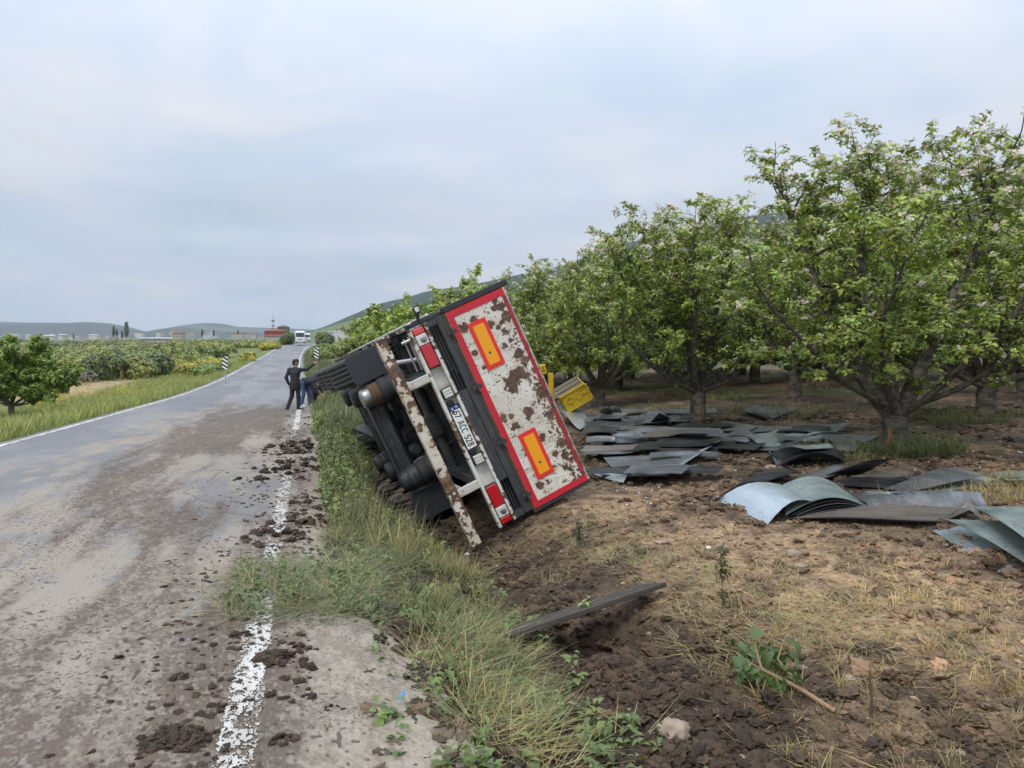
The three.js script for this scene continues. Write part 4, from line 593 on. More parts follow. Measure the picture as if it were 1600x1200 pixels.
sheet(N, [[1192, 720, 0.02], [1258, 702, 0.30], [1302, 700, 0.22], [1280, 712, 0.1]], SM.zincGreen, arch(0.10), 'thin pale sheet bowed over the black rolls before the largest tree');
for (let k = 0; k < 4; k++) sheet(N, [[1212 + k * 5, 731 - k * 3, 0.02 + k * 0.03], [1322 - k * 3, 722 - k * 2, 0.04 + k * 0.03], [1316 - k * 3, 708 - k * 2, 0.08 + k * 0.03], [1232 + k * 6, 712 - k * 2, 0.06 + k * 0.03]], SM.dark, arch(0.10), 'black sheet bowed upward in the stack before the largest tree', 0.006, 'black bowed sheets before the largest tree');
sheet(N, [[1206, 712, 0.10], [1213, 727, 0.02], [1222, 725, 0.02], [1216, 712, 0.10]], SM.zinc, none, 'small white metal scrap hanging from the bowed sheets');
sheet(N, [[918, 738, 0.06], [974, 758, 0.02], [984, 738, 0.08], [930, 733, 0.10]], SM.zincGreen, curl(0.03), 'dark green sheet with jagged corner beside the trailer gate edge');
sheet(N, [[868, 640, 0.36], [906, 668, 0.10], [930, 656, 0.14], [890, 628, 0.40]], SM.zinc, wave(0.05, 0.8), 'shiny pale blue sheet curled beside the yellow container');
sheet(N, [[862, 612, 0.70], [884, 645, 0.32], [902, 632, 0.34], [876, 613, 0.66]], SM.zinc, arch(0.05), 'pale grey sheet leaning up between trailer gate and yellow container');
sheet(N, [[926, 664, 0.05], [980, 668, 0.05], [1010, 655, 0.2], [940, 652, 0.22]], SM.dark, wave(0.05, 0.7), 'black rolled sheet right of the shiny curled sheet');
sheet(N, [[1012, 664, 0.02], [1048, 664, 0.02], [1050, 654, 0.12], [1030, 645, 0.36]], SM.grey, none, 'triangular grey sheet standing up in the pile behind the trailer');
sheet(N, [[1050, 652, 0.05], [1080, 653, 0.05], [1078, 641, 0.08], [1056, 641, 0.1]], SM.grey, none, 'short grey sheet touching the second apple tree trunk on its left');
sheet(N, [[936, 645, 0.1], [962, 650, 0.08], [952, 636, 0.4], [940, 638, 0.36]], SM.zincGreen, none, 'crumpled pale sheet at the foot of the V-shaped apple tree');
sheet(N, [[952, 640, 0.1], [974, 648, 0.06], [968, 636, 0.3], [956, 634, 0.3]], SM.zinc, none, 'small white crumpled scrap right of the V-shaped apple tree');
{
  const r = rng(88);
  for (let k = 0; k < 62; k++) {
    const q = r(), y = 646 + 102 * Math.pow(r(), 1.2), x0 = 884 + (y - 646) * 0.38 + (q < 0.75 ? q * 150 : q * 160) * (1.15 - (y - 646) / 190), L = mix(46, 105, r()) * (0.75 + (y - 640) / 180), w = mix(4, 10, r()) * (0.8 + (y - 640) / 110), sk = mix(-14, 26, r()), h = 0.02 + 0.16 * r(), tl = (r() - 0.4) * 10;
    const hs = [h * (0.5 + r() * 0.9), h + 0.04 * r(), h + 0.06 * r()], ck = r() < 0.52 ? 'grey' : r() < 0.62 ? 'dark' : r() < 0.7 ? 'brown' : 'zincGreen', bk = Math.floor(r() * 5), xm = x0 + L / 2;
    sheet(N, [[x0, y, h], [x0 + L, y + tl * 0.4, hs[0]], [x0 + L + sk, y - w + tl * 0.4, hs[1]], [x0 + sk, y - w, hs[2]]], SM[ck], [none, none, arch(0.02), wave(0.008), curl(0.04)][bk], `${L > 78 ? 'long' : 'short'} ${bk > 1 ? 'bent' : 'flat'} ${{ grey: 'grey', dark: 'black', brown: 'brown', zincGreen: 'greenish' }[ck]} steel sheet, ${y > 705 ? 'front' : y > 675 ? 'middle' : 'back'} of the strewn pile, ${xm < 965 ? 'next to the trailer gate' : xm < 1040 ? 'in its centre' : 'towards the second tree'}`, 0.005, 'steel sheets of the pile right of the trailer gate');
  }
  for (let k = 0; k < 26; k++) {
    const x0 = 1095 + r() * 170, y = 672 + r() * 36, L = mix(34, 80, r()), w = mix(4, 11, r()), sk = mix(-10, 24, r()), h = 0.02 + 0.08 * r();
    const yb = y + (r() - 0.3) * 8, h1 = h + 0.04 * r(), h2 = h + 0.04 * r(), ck = r() < 0.5 ? 'grey' : r() < 0.7 ? 'dark' : 'zincGreen', bk = Math.floor(r() * 3);
    sheet(N, [[x0, y, h], [x0 + L, yb, h], [x0 + L + sk, y - w, h1], [x0 + sk, y - w, h2]], SM[ck], [none, arch(0.03), twist(0.03)][bk], `${L > 58 ? 'long' : 'short'} ${['flat', 'bowed', 'twisted'][bk]} ${{ grey: 'grey', dark: 'black', zincGreen: 'greenish' }[ck]} sheet ${y > 690 ? 'in front' : 'farther back'}, scattered ${x0 < 1180 ? 'near the second tree' : 'near the largest tree'}`, 0.005, 'steel sheets scattered before the largest tree');
  }
}
// ------------------------------------------------------------------ the plank over the ditch, yellow things, poles
{
  const a = gp(790, 992, 0.06), b = gp(1028, 912, 0.08), d = b.clone().sub(a), L = d.length();
  //console.log('plank', a, b, gp(915, 1005));
  const pl = mesh('wooden_plank', (() => { const g = new RoundedBoxGeometry(L, 0.036, 0.22, 2, 0.006); const p = g.attributes.position; for (let i = 0; i < p.count; i++) { const x = p.getX(i); if (x > L * 0.4) p.setX(i, x - 0.10 * (0.5 - p.getZ(i) / 0.22)); } g.computeVertexNormals(); return g; })(), std(1, 1, 1, 0.85, { map: colorTex(512, 128, (u, v) => { const n = fbm(u * 4, v * 26, 4); const c = mix3([0.022, 0.018, 0.015], [0.085, 0.068, 0.054], n); return mix3(c, [0.18, 0.145, 0.11], sst(0.6, 0.8, fbm(u * 12, v * 8, 3)) * 0.4); }) }));
  pl.position.copy(a).lerp(b, 0.5); const xd = d.clone().normalize(), zd = V(-0.3, 0.10, 1).addScaledVector(xd, -V(-0.3, 0.10, 1).dot(xd)).normalize(), yd = zd.clone().cross(xd); pl.quaternion.setFromRotationMatrix(new THREE.Matrix4().makeBasis(xd, yd, zd));
  tag(pl, 'dark weathered plank bridging the hollow in the ditch', 'plank');
  const lf = mesh('fallen_leaf', ROSES[0], appleLeaf); lf.position.copy(a).lerp(b, 0.5).add(V(-0.02, 0.05, 0.03)); lf.scale.setScalar(0.9); tag(lf, 'light green torn leaf lying on the dark plank', 'leaf');
}
{
  const yel = std(0.60, 0.40, 0.012, 0.5, { map: colorTex(256, 256, (u, v) => { const n = fbm(u * 8, v * 8, 4); return mix3([1, 1, 1], [0.55, 0.45, 0.4], sst(0.5, 0.75, n)); }) });
  const D = 17.2, c = at(900, 622, D), g = thing('yellow_container', 'yellow steel container tipped over among the sheets beside the V-shaped tree', 'container', c); g.rotation.set(0.15, 0.12, 0.52);
  const wv = 0.62, h = 0.36, dp = 0.8; mesh('front_panel', box(-wv / 2, wv / 2, -h / 2, h / 2, -0.02, 0.02, 0.006), yel, g); mesh('panel_rim', [box(-wv / 2 - 0.01, wv / 2 + 0.01, h / 2, h / 2 + 0.035, -0.035, 0.035, 0.006), box(-wv / 2 - 0.01, wv / 2 + 0.01, -h / 2 - 0.03, -h / 2, -0.035, 0.035, 0.006), box(wv / 2, wv / 2 + 0.045, -h / 2, h / 2, -0.035, 0.035, 0.006)], yel, g);
  mesh('side_panel', box(wv / 2, wv / 2 + 0.02, -h / 2, h / 2, -dp, -0.036, 0.004), yel, g); mesh('side_panel', box(-wv / 2 - 0.02, -wv / 2, -h / 2, h / 2, -dp, -0.036, 0.004), yel, g); mesh('back_panel', box(-wv / 2, wv / 2, -h / 2, h / 2, -dp - 0.03, -dp, 0.004), yel, g); mesh('floor_panel', box(-wv / 2, wv / 2, -h / 2 - 0.012, -h / 2 + 0.005, -dp, -0.03), SM.brown, g);
  for (let k = 0; k < 5; k++) mesh('lid_slat', box(-wv / 2 - 0.2, wv / 2 - 0.02, h / 2 + 0.04 + (k % 2) * 0.012, h / 2 + 0.055 + (k % 2) * 0.012, -0.10 - k * 0.16, -0.02 - k * 0.16, 0.003), SM.brown, g);
  const p = thing('yellow_post', 'yellow steel post with a box head sticking out behind the trailer gate', 'post', G(at(866, 600, 13.5).x, 13.5)); const top = at(855, 583, 13.5).y - p.position.y;
  mesh('post', box(-0.05, 0.05, -0.1, top, -0.04, 0.04, 0.008), yel, p); const hd = mesh('head', new RoundedBoxGeometry(0.21, 0.17, 0.2, 2, 0.012).translate(-0.03, top + 0.08, 0), yel, p); hd.rotation.z = 0.10; mesh('slot', box(-0.02, 0.05, top + 0.05, top + 0.062, 0.1, 0.104), M.black, hd); mesh('bolt', place(new THREE.CylinderGeometry(0.012, 0.012, 0.01, 8), 0.02, top + 0.11, 0.103, Math.PI / 2), M.black, hd); p.rotation.z = 0.05;
  const q = gp(542, 664), pole = thing('snow_pole', 'thin pale green stake standing in the weeds beside the trailer wheels', 'stake', q); const ph = at(538, 603, -q.z).y - q.y; mesh('stake', rod(V(0, -0.1, 0), V(-0.035, ph, 0), 0.022, 0.018, 8), std(0.42, 0.52, 0.48, 0.5), pole); mesh('cap', rod(V(-0.035, ph, 0), V(-0.036, ph + 0.02, 0), 0.02, 0.012, 8), M.galv, pole);
}
function stripedPost(px, y0, y1, D, label) {
  const g = thing('marker_post', label, 'marker post'), top = at(px, y0, D), bot = at(px, y1, D); g.position.set(top.x, groundY(top.x, D), -D); const h0 = bot.y - g.position.y, h1 = top.y - g.position.y, w = (h1 - h0) * 0.44;
  mesh('stem', rod(V(0, -0.2, -0.02), V(0, h1 - 0.1, -0.02), 0.03), M.galv, g);
  const tx = colorTex(64, 160, (u, v) => { const s = (v * 3.2 + u * 0.9) % 1; return s < 0.5 ? [0.02, 0.02, 0.02] : [0.75, 0.75, 0.74]; }, THREE.ClampToEdgeWrapping);
  mesh('striped_board', uvBox(box(-w / 2, w / 2, h0, h1, 0.012, 0.03, 0.004), (x) => (x + w / 2) / w, (x, y) => (y - h0) / (h1 - h0)), std(1, 1, 1, 0.5, { map: tx }), g);
}
stripedPost(351.5, 557, 577, 52, 'black and white striped marker board on the left verge by the yellow bushes');
stripedPost(494.5, 543, 560, 68, 'black and white striped marker board on the right verge beyond the trailer');
// ------------------------------------------------------------------ grass, weeds, straw, clods and stones
function tuftGeo(seed, n, h0, h1, w, lean, curve, rad) {   // blades of grass from one root patch
  const r = rng(seed), pos = [], col = [], idx = [];
  for (let i = 0; i < n; i++) {
    const a = r() * 6.283, rr = rad * Math.sqrt(r()), h = mix(h0, h1, r()), ln = mix(lean[0], lean[1], r()), cv = mix(curve[0], curve[1], r()), az = a + (r() - 0.5) * 2.2, ww = w * (0.7 + 0.6 * r()), o = pos.length / 3, tn = 0.7 + 0.6 * r(), ye = r();
    const bx = Math.cos(a) * rr, bz = Math.sin(a) * rr, ca = Math.cos(az), sa = Math.sin(az); let x = 0, y = 0, th = ln;
    for (let k = 0; k <= 4; k++) { const q = ww * (1 - (k / 4) ** 1.6) * 0.5; pos.push(bx + ca * x - sa * q, y, bz + sa * x + ca * q, bx + ca * x + sa * q, y, bz + sa * x - ca * q); for (let s = 0; s < 2; s++) col.push(tn * (0.85 + ye * 0.35 + k * 0.03), tn, tn * (0.95 - ye * 0.3)); x += Math.sin(th) * h / 4; y += Math.cos(th) * h / 4; th += cv / 4; if (y < 0.004 * k) y = 0.006 + 0.004 * k; if (k) idx.push(o + k * 2 - 2, o + k * 2 - 1, o + k * 2, o + k * 2 - 1, o + k * 2 + 1, o + k * 2); }
  }
  const g = new THREE.BufferGeometry(); g.setAttribute('position', new THREE.Float32BufferAttribute(pos, 3)); g.setAttribute('color', new THREE.Float32BufferAttribute(col, 3)); g.setIndex(idx); g.computeVertexNormals(); return g;
}
const TG = {
  tall: [tuftGeo(1, 16, 0.25, 0.55, 0.007, [0.02, 0.35], [0.1, 1.1], 0.05), tuftGeo(2, 18, 0.2, 0.5, 0.006, [0.02, 0.5], [0.2, 1.3], 0.06)],
  mid: [tuftGeo(3, 18, 0.10, 0.28, 0.006, [0.05, 0.8], [0.3, 1.3], 0.06), tuftGeo(4, 16, 0.10, 0.24, 0.007, [0.1, 0.9], [0.3, 1.2], 0.07)],
  flat: [tuftGeo(5, 14, 0.15, 0.42, 0.005, [1.15, 1.55], [-0.15, 0.35], 0.12), tuftGeo(6, 12, 0.12, 0.36, 0.0045, [1.2, 1.56], [-0.3, 0.4], 0.14)],
  straw: [tuftGeo(7, 7, 0.05, 0.17, 0.0035, [1.3, 1.57], [-0.3, 0.3], 0.13), tuftGeo(8, 6, 0.04, 0.13, 0.003, [1.25, 1.57], [-0.3, 0.3], 0.12)],
  wide: [tuftGeo(9, 22, 0.25, 0.6, 0.016, [0.05, 0.6], [0.1, 1.0], 0.3), tuftGeo(10, 22, 0.2, 0.5, 0.016, [0.05, 0.7], [0.1, 1.0], 0.3)],
};
const blade = (r, g, b) => new THREE.MeshPhysicalMaterial({ color: new THREE.Color().setRGB(r, g, b), roughness: 0.62, transmission: 0.3, thickness: 0, side: THREE.DoubleSide, vertexColors: true });
const BM = { green: blade(0.15, 0.185, 0.065), grey: blade(0.20, 0.215, 0.12), straw: blade(0.50, 0.40, 0.20), hay: blade(0.35, 0.315, 0.15), verge: blade(0.29, 0.345, 0.095) };
const clearOf = (X, D) => { const t = X - xc(D); return D < 3.9 ? t < 4.25 : D > 4.9 && D < 6.6 && t > 4.7 && t < 5.9 || Math.hypot(X - HOLE[0], D - HOLE[1]) < 0.45 || (D < 5.2 && t > 4.7 && t < 5.55) || D > 9 && D < 13 && t > 4.15 && t < 5.5; };
const grassMax = (D) => D < 8 ? 4.45 + (D - 3.3) * 0.12 : 5.2;
function scatter(name, geos, mat, n, seed, spot, sc, label) {   // spot(r) -> [X, D] or null
  const r = rng(seed), lists = geos.map(() => []);
  for (let i = 0, k = 0; i < n && k < n * 30; k++) { const q = spot(r); if (!q) continue; i++; const [X, D, m = 1, up = 0] = q; if (name !== 'verge_grass' && up < 0.018 && clearOf(X, D)) continue; if ((name === 'ditch_grass' || name === 'flattened_grass') && (X - xc(D) > grassMax(D) || (D < 4.8 && X - xc(D) < 4.28 - (D - 3.2) * 0.25 - (name === 'flattened_grass' ? 0.12 : 0)))) continue; const b = 0.72 + 0.56 * r(); lists[i % geos.length].push([G(X, D, -0.008 + up), V((r() - 0.5) * 0.25, 1, (r() - 0.5) * 0.25).normalize(), r() * 6.283, mix(sc[0], sc[1], r()) * m, [b * (0.9 + 0.2 * r()), b, b]]); }
  lists.forEach((l, i) => { if (l.length) { const im = instanced(name, geos[i], mat, l, scene, true); } });
}
const onT = (t, D) => [xc(D) + t, D];
const nearD = (r, a, b, p = 2) => a + (b - a) * Math.pow(r(), p);
// ditch grass, tall and grey green, thick between the shoulder and the ditch
const clump = (X, D, f, s) => fbm(X * f + s, D * f + s * 2, 3);
scatter('ditch_grass', TG.tall, BM.grey, 1150, 1, (r) => { const D = nearD(r, 3.0, 24, 1.4), t = mix(D < 7 ? 4.05 : 3.65, 4.8, r()) - (D > 12 ? 0.1 : 0); const [X] = onT(t, D); if (D < 7.4 && t < 4.15) return null; return clump(X, D, 1.3, 3) > (D < 6 ? 0.53 : 0.47) ? [X, D, D < 7 ? 0.6 : 0.85] : null; }, [0.6, 1.05]);
scatter('ditch_grass', TG.mid, BM.green, 1300, 2, (r) => { const D = nearD(r, 3.2, 26, 1.3), t = mix(D < 7 ? 3.95 : 3.5, 5.0, r()); const [X] = onT(t, D); return clump(X, D, 1.1, 9) > (D < 7 ? 0.55 : 0.49) ? [X, D] : null; }, [0.5, 1.05]);
scatter('ditch_grass', TG.tall, BM.hay, 160, 3, (r) => { const D = nearD(r, 3.2, 12, 1.3), t = mix(3.9, 4.9, r()); const [X] = onT(t, D); return clump(X, D, 1.6, 3) > 0.48 ? [X, D, 0.8] : null; }, [0.5, 1.1]);
scatter('ditch_grass', TG.tall, BM.grey, 520, 34, (r) => { const D = nearD(r, 7.5, 20, 1.1), t = mix(3.55, D > 9 && D < 13.5 ? 4.1 : 4.5, r()); return onT(t, D); }, [0.6, 1.1]);
// cut and flattened grass thrown over the shoulder
scatter('flattened_grass', TG.flat, BM.hay, 520, 4, (r) => { const D = nearD(r, 3.3, 8.6, 1.2), t = mix(3.45, 5.3, r()); const [X] = onT(t, D); return clump(X, D, 1.2, 21) > 0.5 ? [X, D, 1, 0.02] : null; }, [0.7, 1.2]);
scatter('flattened_grass', TG.flat, BM.green, 420, 5, (r) => { const D = nearD(r, 3.6, 8.6, 1), t = mix(3.5, 5.0, r()); const [X] = onT(t, D); return clump(X, D, 1.2, 25) > 0.5 ? [X, D, 1, 0.02] : null; }, [0.7, 1.2]);
scatter('flattened_grass', TG.flat, BM.hay, 70, 6, (r) => { const D = 5.75 + (r() - 0.5) * 1.3, t = 2.45 + 1.3 * Math.pow(r(), 0.6) - Math.abs(D - 5.75) * 0.3; return t < 2.4 ? null : [...onT(t, D), 1, 0.025 + 0.02 * r()]; }, [0.7, 1.25]);
scatter('flattened_grass', TG.flat, BM.green, 150, 7, (r) => { const D = 5.65 + (r() - 0.5) * 1.4, t = 2.6 + 1.2 * Math.pow(r(), 0.6); return [...onT(t, D), 1, 0.025 + 0.03 * r()]; }, [0.7, 1.25]);
// straw lying over the dry ground right of the ditch
scatter('straw', TG.straw, BM.straw, 3000, 8, (r) => { const D = nearD(r, 2.6, 13, 1.5), X = mix(-0.5, D * 0.74, r()), t = X - xc(D); if (t < 5.4) return null; return r() < 0.18 + tanMask(X, D, t) + (clump(X, D, 0.9, 31) > 0.55 ? 0.4 : 0) ? [X, D] : null; }, [0.6, 1.3]);
scatter('straw', TG.flat, BM.straw, 180, 9, (r) => { const D = nearD(r, 2.6, 9, 1.3), X = mix(-0.6, D * 0.72, r()), t = X - xc(D); if (t < 5.5) return null; return clump(X, D, 0.8, 41) > 0.57 ? [X, D] : null; }, [0.4, 0.85]);
scatter('dry_grass', TG.mid, BM.straw, 120, 10, (r) => { const D = nearD(r, 2.7, 11, 1.4), X = mix(0.2, D * 0.72, r()), t = X - xc(D); if (t < 5.6) return null; return clump(X, D, 0.7, 47) > 0.62 ? [X, D] : null; }, [0.3, 0.75]);
scatter('dry_grass', TG.flat, BM.hay, 300, 11, (r) => { const D = nearD(r, 2.8, 8.6, 1.2), t = mix(5.3, 6.6, r()) + (r() < 0.35 ? (r() - 0.3) * 2 : 0); const [X] = onT(t, D); return clump(X, D, 1.1, 57) > 0.53 ? [X, D, 1, 0.015] : null; }, [0.5, 1.0]);
scatter('dry_grass', TG.mid, BM.hay, 130, 12, (r) => { const D = nearD(r, 2.9, 8.6, 1.1), t = mix(5.5, 6.9, r()); const [X] = onT(t, D); return clump(X, D, 0.9, 67) > 0.54 ? [X, D] : null; }, [0.4, 0.9]);
// green patches between the orchard rows and round the trunks
scatter('orchard_grass', TG.mid, BM.green, 1100, 13, (r) => { const D = nearD(r, 13, 45, 1.5), X = mix(0.5, D * 0.75, r()), t = X - xc(D); if (t < 9.5) return null; return clump(X, D, 0.35, 12) > 0.55 || r() < 0.03 ? [X, D] : null; }, [0.7, 1.5]);
scatter('orchard_grass', TG.mid, BM.green, 130, 14, (r) => { const p = gp(1440, 706), a = r() * 6.28, q = Math.sqrt(r()) * 0.4; return [p.x + Math.cos(a) * q * 1.3, -p.z + Math.sin(a) * q]; }, [0.8, 1.6]);
scatter('orchard_grass', TG.mid, BM.green, 40, 15, (r) => { const p = gp(1310, 712), a = r() * 6.28, q = Math.sqrt(r()) * 0.5; return [p.x + Math.cos(a) * q * 1.2, -p.z + Math.sin(a) * q]; }, [0.8, 1.7]);
scatter('orchard_grass', TG.mid, BM.hay, 230, 16, (r) => { const p = gp(1560, 770), a = r() * 6.28, q = Math.sqrt(r()) * 0.9; return [p.x + Math.cos(a) * q * 1.3, -p.z + Math.sin(a) * q * 0.6]; }, [0.5, 1.0]);
// leafy weeds along the verge beside the wheels
const WEED = [rosette(41, 10, 0.05, 0.12, 3), rosette(42, 9, 0.05, 0.11, 4), rosette(43, 12, 0.04, 0.09, 5)];
const weedLeaf = leafMat(0.20, 0.275, 0.08);
{
  const r = rng(61), lists = [[], [], []];
  for (let i = 0; i < 1050; i++) { const D = nearD(r, 8.2, 24, 1.1), t = mix(3.55, D > 9 && D < 13.5 ? 4.0 : 4.6, Math.pow(r(), 0.8)) - (D > 16 ? 0.1 : 0); const [X] = onT(t, D); if (clump(X, D, 0.9, 71) < 0.42) continue; const h = mix(0.05, 0.5, r() * r()) * sst(7.5, 10.5, D), b = 0.55 + 0.95 * r(); for (let k = 0; k < 7; k++) lists[(i + k) % 3].push([G(X + (r() - 0.5) * 0.22, D + (r() - 0.5) * 0.22, h * (k + 0.3) / 7), V((r() - 0.5) * 0.8, 1, (r() - 0.5) * 0.8).normalize(), r() * 6.28, 0.6 + 0.5 * r(), [b * (0.95 + r() * 0.2), b, b * 0.9]]); }
  lists.forEach((l, i) => instanced('roadside_weeds', WEED[i], weedLeaf, l, scene, true));
  const low = [[], [], []]; for (let i = 0; i < 90; i++) { const D = 5.7 + (r() - 0.5) * 1.2, t = 2.7 + 1.1 * r(), [X] = onT(t, D), b = 0.6 + 0.5 * r(); low[i % 3].push([G(X, D, 0.08), V((r() - 0.5) * 1.2, 1, (r() - 0.5) * 1.2).normalize(), r() * 6.28, 0.3 + 0.4 * r(), [b * 0.9, b, b * 1.05]]); } for (let i = 0; i < 260; i++) { const D = nearD(r, 3.2, 9, 1.3), t = mix(3.6, 5.0, r()); const [X] = onT(t, D); const b = 0.7 + 0.6 * r(); low[i % 3].push([G(X, D, 0.02), V((r() - 0.5) * 0.6, 1, (r() - 0.5) * 0.6).normalize(), r() * 6.28, 0.4 + 0.5 * r(), [b * 0.95, b, b * 1.05]]); }
  low.forEach((l, i) => instanced('roadside_weeds', WEED[i], weedLeaf, l, scene, true));
}
// clods of turned earth
function lump(seed, sub, rough) { const g = mergeVertices(new THREE.IcosahedronGeometry(1, sub).deleteAttribute('uv').deleteAttribute('normal'), 1e-4), p = g.attributes.position, r = rng(seed), ox = r() * 50; for (let i = 0; i < p.count; i++) { const v = V(p.getX(i), p.getY(i), p.getZ(i)); const n = fbm(v.x * 1.9 + ox, v.y * 1.9 + v.z * 1.6 + ox, 4) - 0.5 + (fbm(v.z * 6 + ox, v.x * 6 - v.y * 5, 3) - 0.5) * 0.7; v.multiplyScalar(1 + n * rough); p.setXYZ(i, v.x, v.y * 0.72, v.z); } g.computeVertexNormals(); return g; }
const CLOD = [lump(1, 4, 1.9), lump(2, 4, 2.2), lump(3, 3, 2.0)];
const clodMat = new THREE.MeshStandardMaterial({ color: new THREE.Color().setRGB(1, 1, 1), roughness: 0.97, bumpMap: soilBump, bumpScale: 0.02 });
function clods(name, n, seed, spot, size, dark = 1) { const r = rng(seed), l = [[], [], []]; for (let i = 0, k = 0; i < n && k < n * 30; k++) { const q = spot(r); if (!q) continue; i++; const s = mix(size[0], size[1], Math.pow(r(), 3)), gc = name === 'soil_clods' ? groundColor(q[0], q[1], q[0] - xc(q[1])) : [0.066, 0.045, 0.031], b = (0.6 + 0.75 * r()) * dark; l[i % 3].push([G(q[0], q[1], s * 0.2 + (q[2] ?? 0)), V(r() - 0.5, 0.9, r() - 0.5).normalize(), r() * 6.28, [s * (0.8 + 0.5 * r()), s * (0.6 + 0.4 * r()), s], [b * gc[0] * (0.95 + 0.15 * r()), b * gc[1], b * gc[2] * 0.95]]); } l.forEach((a, i) => a.length && instanced(name, CLOD[i], clodMat, a, scene, true)); }
clods('soil_clods', 16000, 26, (r) => { const D = nearD(r, 2.6, 9, 1.4), X = mix(-0.6, D * 0.74, r()), t = X - xc(D); return t < 4.6 ? null : [X, D]; }, [0.003, 0.02], 1.15);
clods('soil_clods', 14000, 21, (r) => { const D = nearD(r, 2.6, 16, 1.5), X = mix(-1, D * 0.75, r()), t = X - xc(D); if (t < 4.9) return null; return r() < 0.12 + 0.9 * sst(0.45, 0.6, clump(X, D, 0.8, 5)) * (1 - 0.8 * tanMask(X, D, t)) + (t < 5.6 ? 0.4 : 0) ? [X, D] : null; }, [0.006, 0.05], 1.05);
clods('soil_clods', 4200, 22, (r) => { const D = nearD(r, 3, 20, 1.4), t = mix(3.5, 5.3, r()); const [X] = onT(t, D); return clump(X, D, 1.1, 83) > 0.47 ? [X, D] : null; }, [0.007, 0.05], 0.9);
clods('soil_clods', 900, 23, (r) => { const D = nearD(r, 9.6, 16, 1), t = mix(4.2, 5.3, r()); return onT(t, D); }, [0.015, 0.11], 0.9);
const roadUp = (t, D) => re(D) + 0.02 * (1 - (t / 3.5) ** 2) - groundY(xc(D) + t, D);
clods('mud_clods', 5200, 24, (r) => { const D = nearD(r, 3, 24, 1.3), t = 2.0 + 1.6 * Math.pow(r(), 0.7); if (clump(xc(D) + t, D, 1.3, 91) < (D > 8 && D < 19 ? 0.40 : 0.5)) return null; return [...onT(t, D), t < 3.3 ? 0.02 : 0]; }, [0.003, 0.024], 0.8);
clods('mud_clods', 1800, 25, (r) => { const D = nearD(r, 3, 18, 1.3), t = mix(-1.2, 2.9, r()); return clump(xc(D) + t, D, 1.0, 95) > 0.55 ? [...onT(t, D), 0.02] : null; }, [0.002, 0.010], 0.85);
for (const [px, py, n, sp, sz] of [[275, 1165, 260, 0.13, 0.026], [430, 1035, 160, 0.085, 0.03], [375, 1000, 50, 0.06, 0.02], [440, 1165, 40, 0.05, 0.018], [520, 1115, 14, 0.04, 0.018], [285, 1065, 34, 0.05, 0.014], [440, 830, 60, 0.25, 0.05], [470, 700, 120, 0.5, 0.07], [455, 735, 80, 0.5, 0.06], [510, 790, 90, 0.35, 0.06], [610, 905, 70, 0.22, 0.06], [660, 1130, 70, 0.14, 0.045], [690, 1060, 50, 0.14, 0.05]]) { const p = gp(px, py); clods('mud_clods', n, px + py, (r) => { const a = r() * 6.28, q = Math.sqrt(r()) * sp; return [p.x + Math.cos(a) * q * 1.3, -p.z + Math.sin(a) * q * (-p.z > 7 ? 3.2 : 1), (p.x - xc(-p.z)) < 3.4 ? 0.02 + (1 - q / sp) * 0.03 : (1 - q / sp) * 0.03]; }, [0.004, sz], 0.85); }
// pale stones and fallen petals
const stoneMat = new THREE.MeshStandardMaterial({ color: new THREE.Color().setRGB(0.42, 0.33, 0.26), roughness: 0.9, map: colorTex(256, 256, (u, v) => { const n = fbm(u * 8, v * 8, 4); const l = 0.6 + 0.6 * (n - 0.3); return [l, l * 0.97, l * 0.93]; }) });
function stone(px, py, s, label, sq = [1, 0.8, 0.9], seed = 5) { const p = gp(px, py), g = lump(seed, 4, 0.75); g.scale(...sq.map((k) => k * s)); const uv = [], q = g.attributes.position; for (let i = 0; i < q.count; i++) uv.push(q.getX(i) * 4 + q.getY(i) * 2, q.getZ(i) * 4 + q.getY(i) * 3); g.setAttribute('uv', new THREE.Float32BufferAttribute(uv, 2)); const m = mesh('stone', g, stoneMat); m.position.copy(p).y += s * 0.25; tag(m, label, 'stone', 'stones on the soil'); }
stone(1052, 1150, 0.078, 'largest pale brown stone, alone in the dark ditch soil at the bottom', [1, 1.1, 0.9], 5);
stone(1241, 868, 0.062, 'rounded pale stone on the dry soil below the curved sheet stack', [1.1, 0.8, 0.9], 6);
stone(1032, 849, 0.045, 'small flat pale stone on the tan soil right of the trailer gate', [1.3, 0.6, 0.9], 7);
stone(1252, 886, 0.04, 'small stone half buried beside the rounded pale stone', [1.4, 0.5, 1], 8);
stone(1205, 732, 0.06, 'whitish stone in the soil left of the black bowed sheets', [1.4, 0.8, 1], 9);
stone(985, 757, 0.05, 'pale stone at the jagged corner of the dark green sheet', [1.2, 0.7, 1], 10);
stone(1160, 1185, 0.018, 'tiny pale stone right of the largest stone, at the bottom edge', [1.2, 0.8, 1], 11);
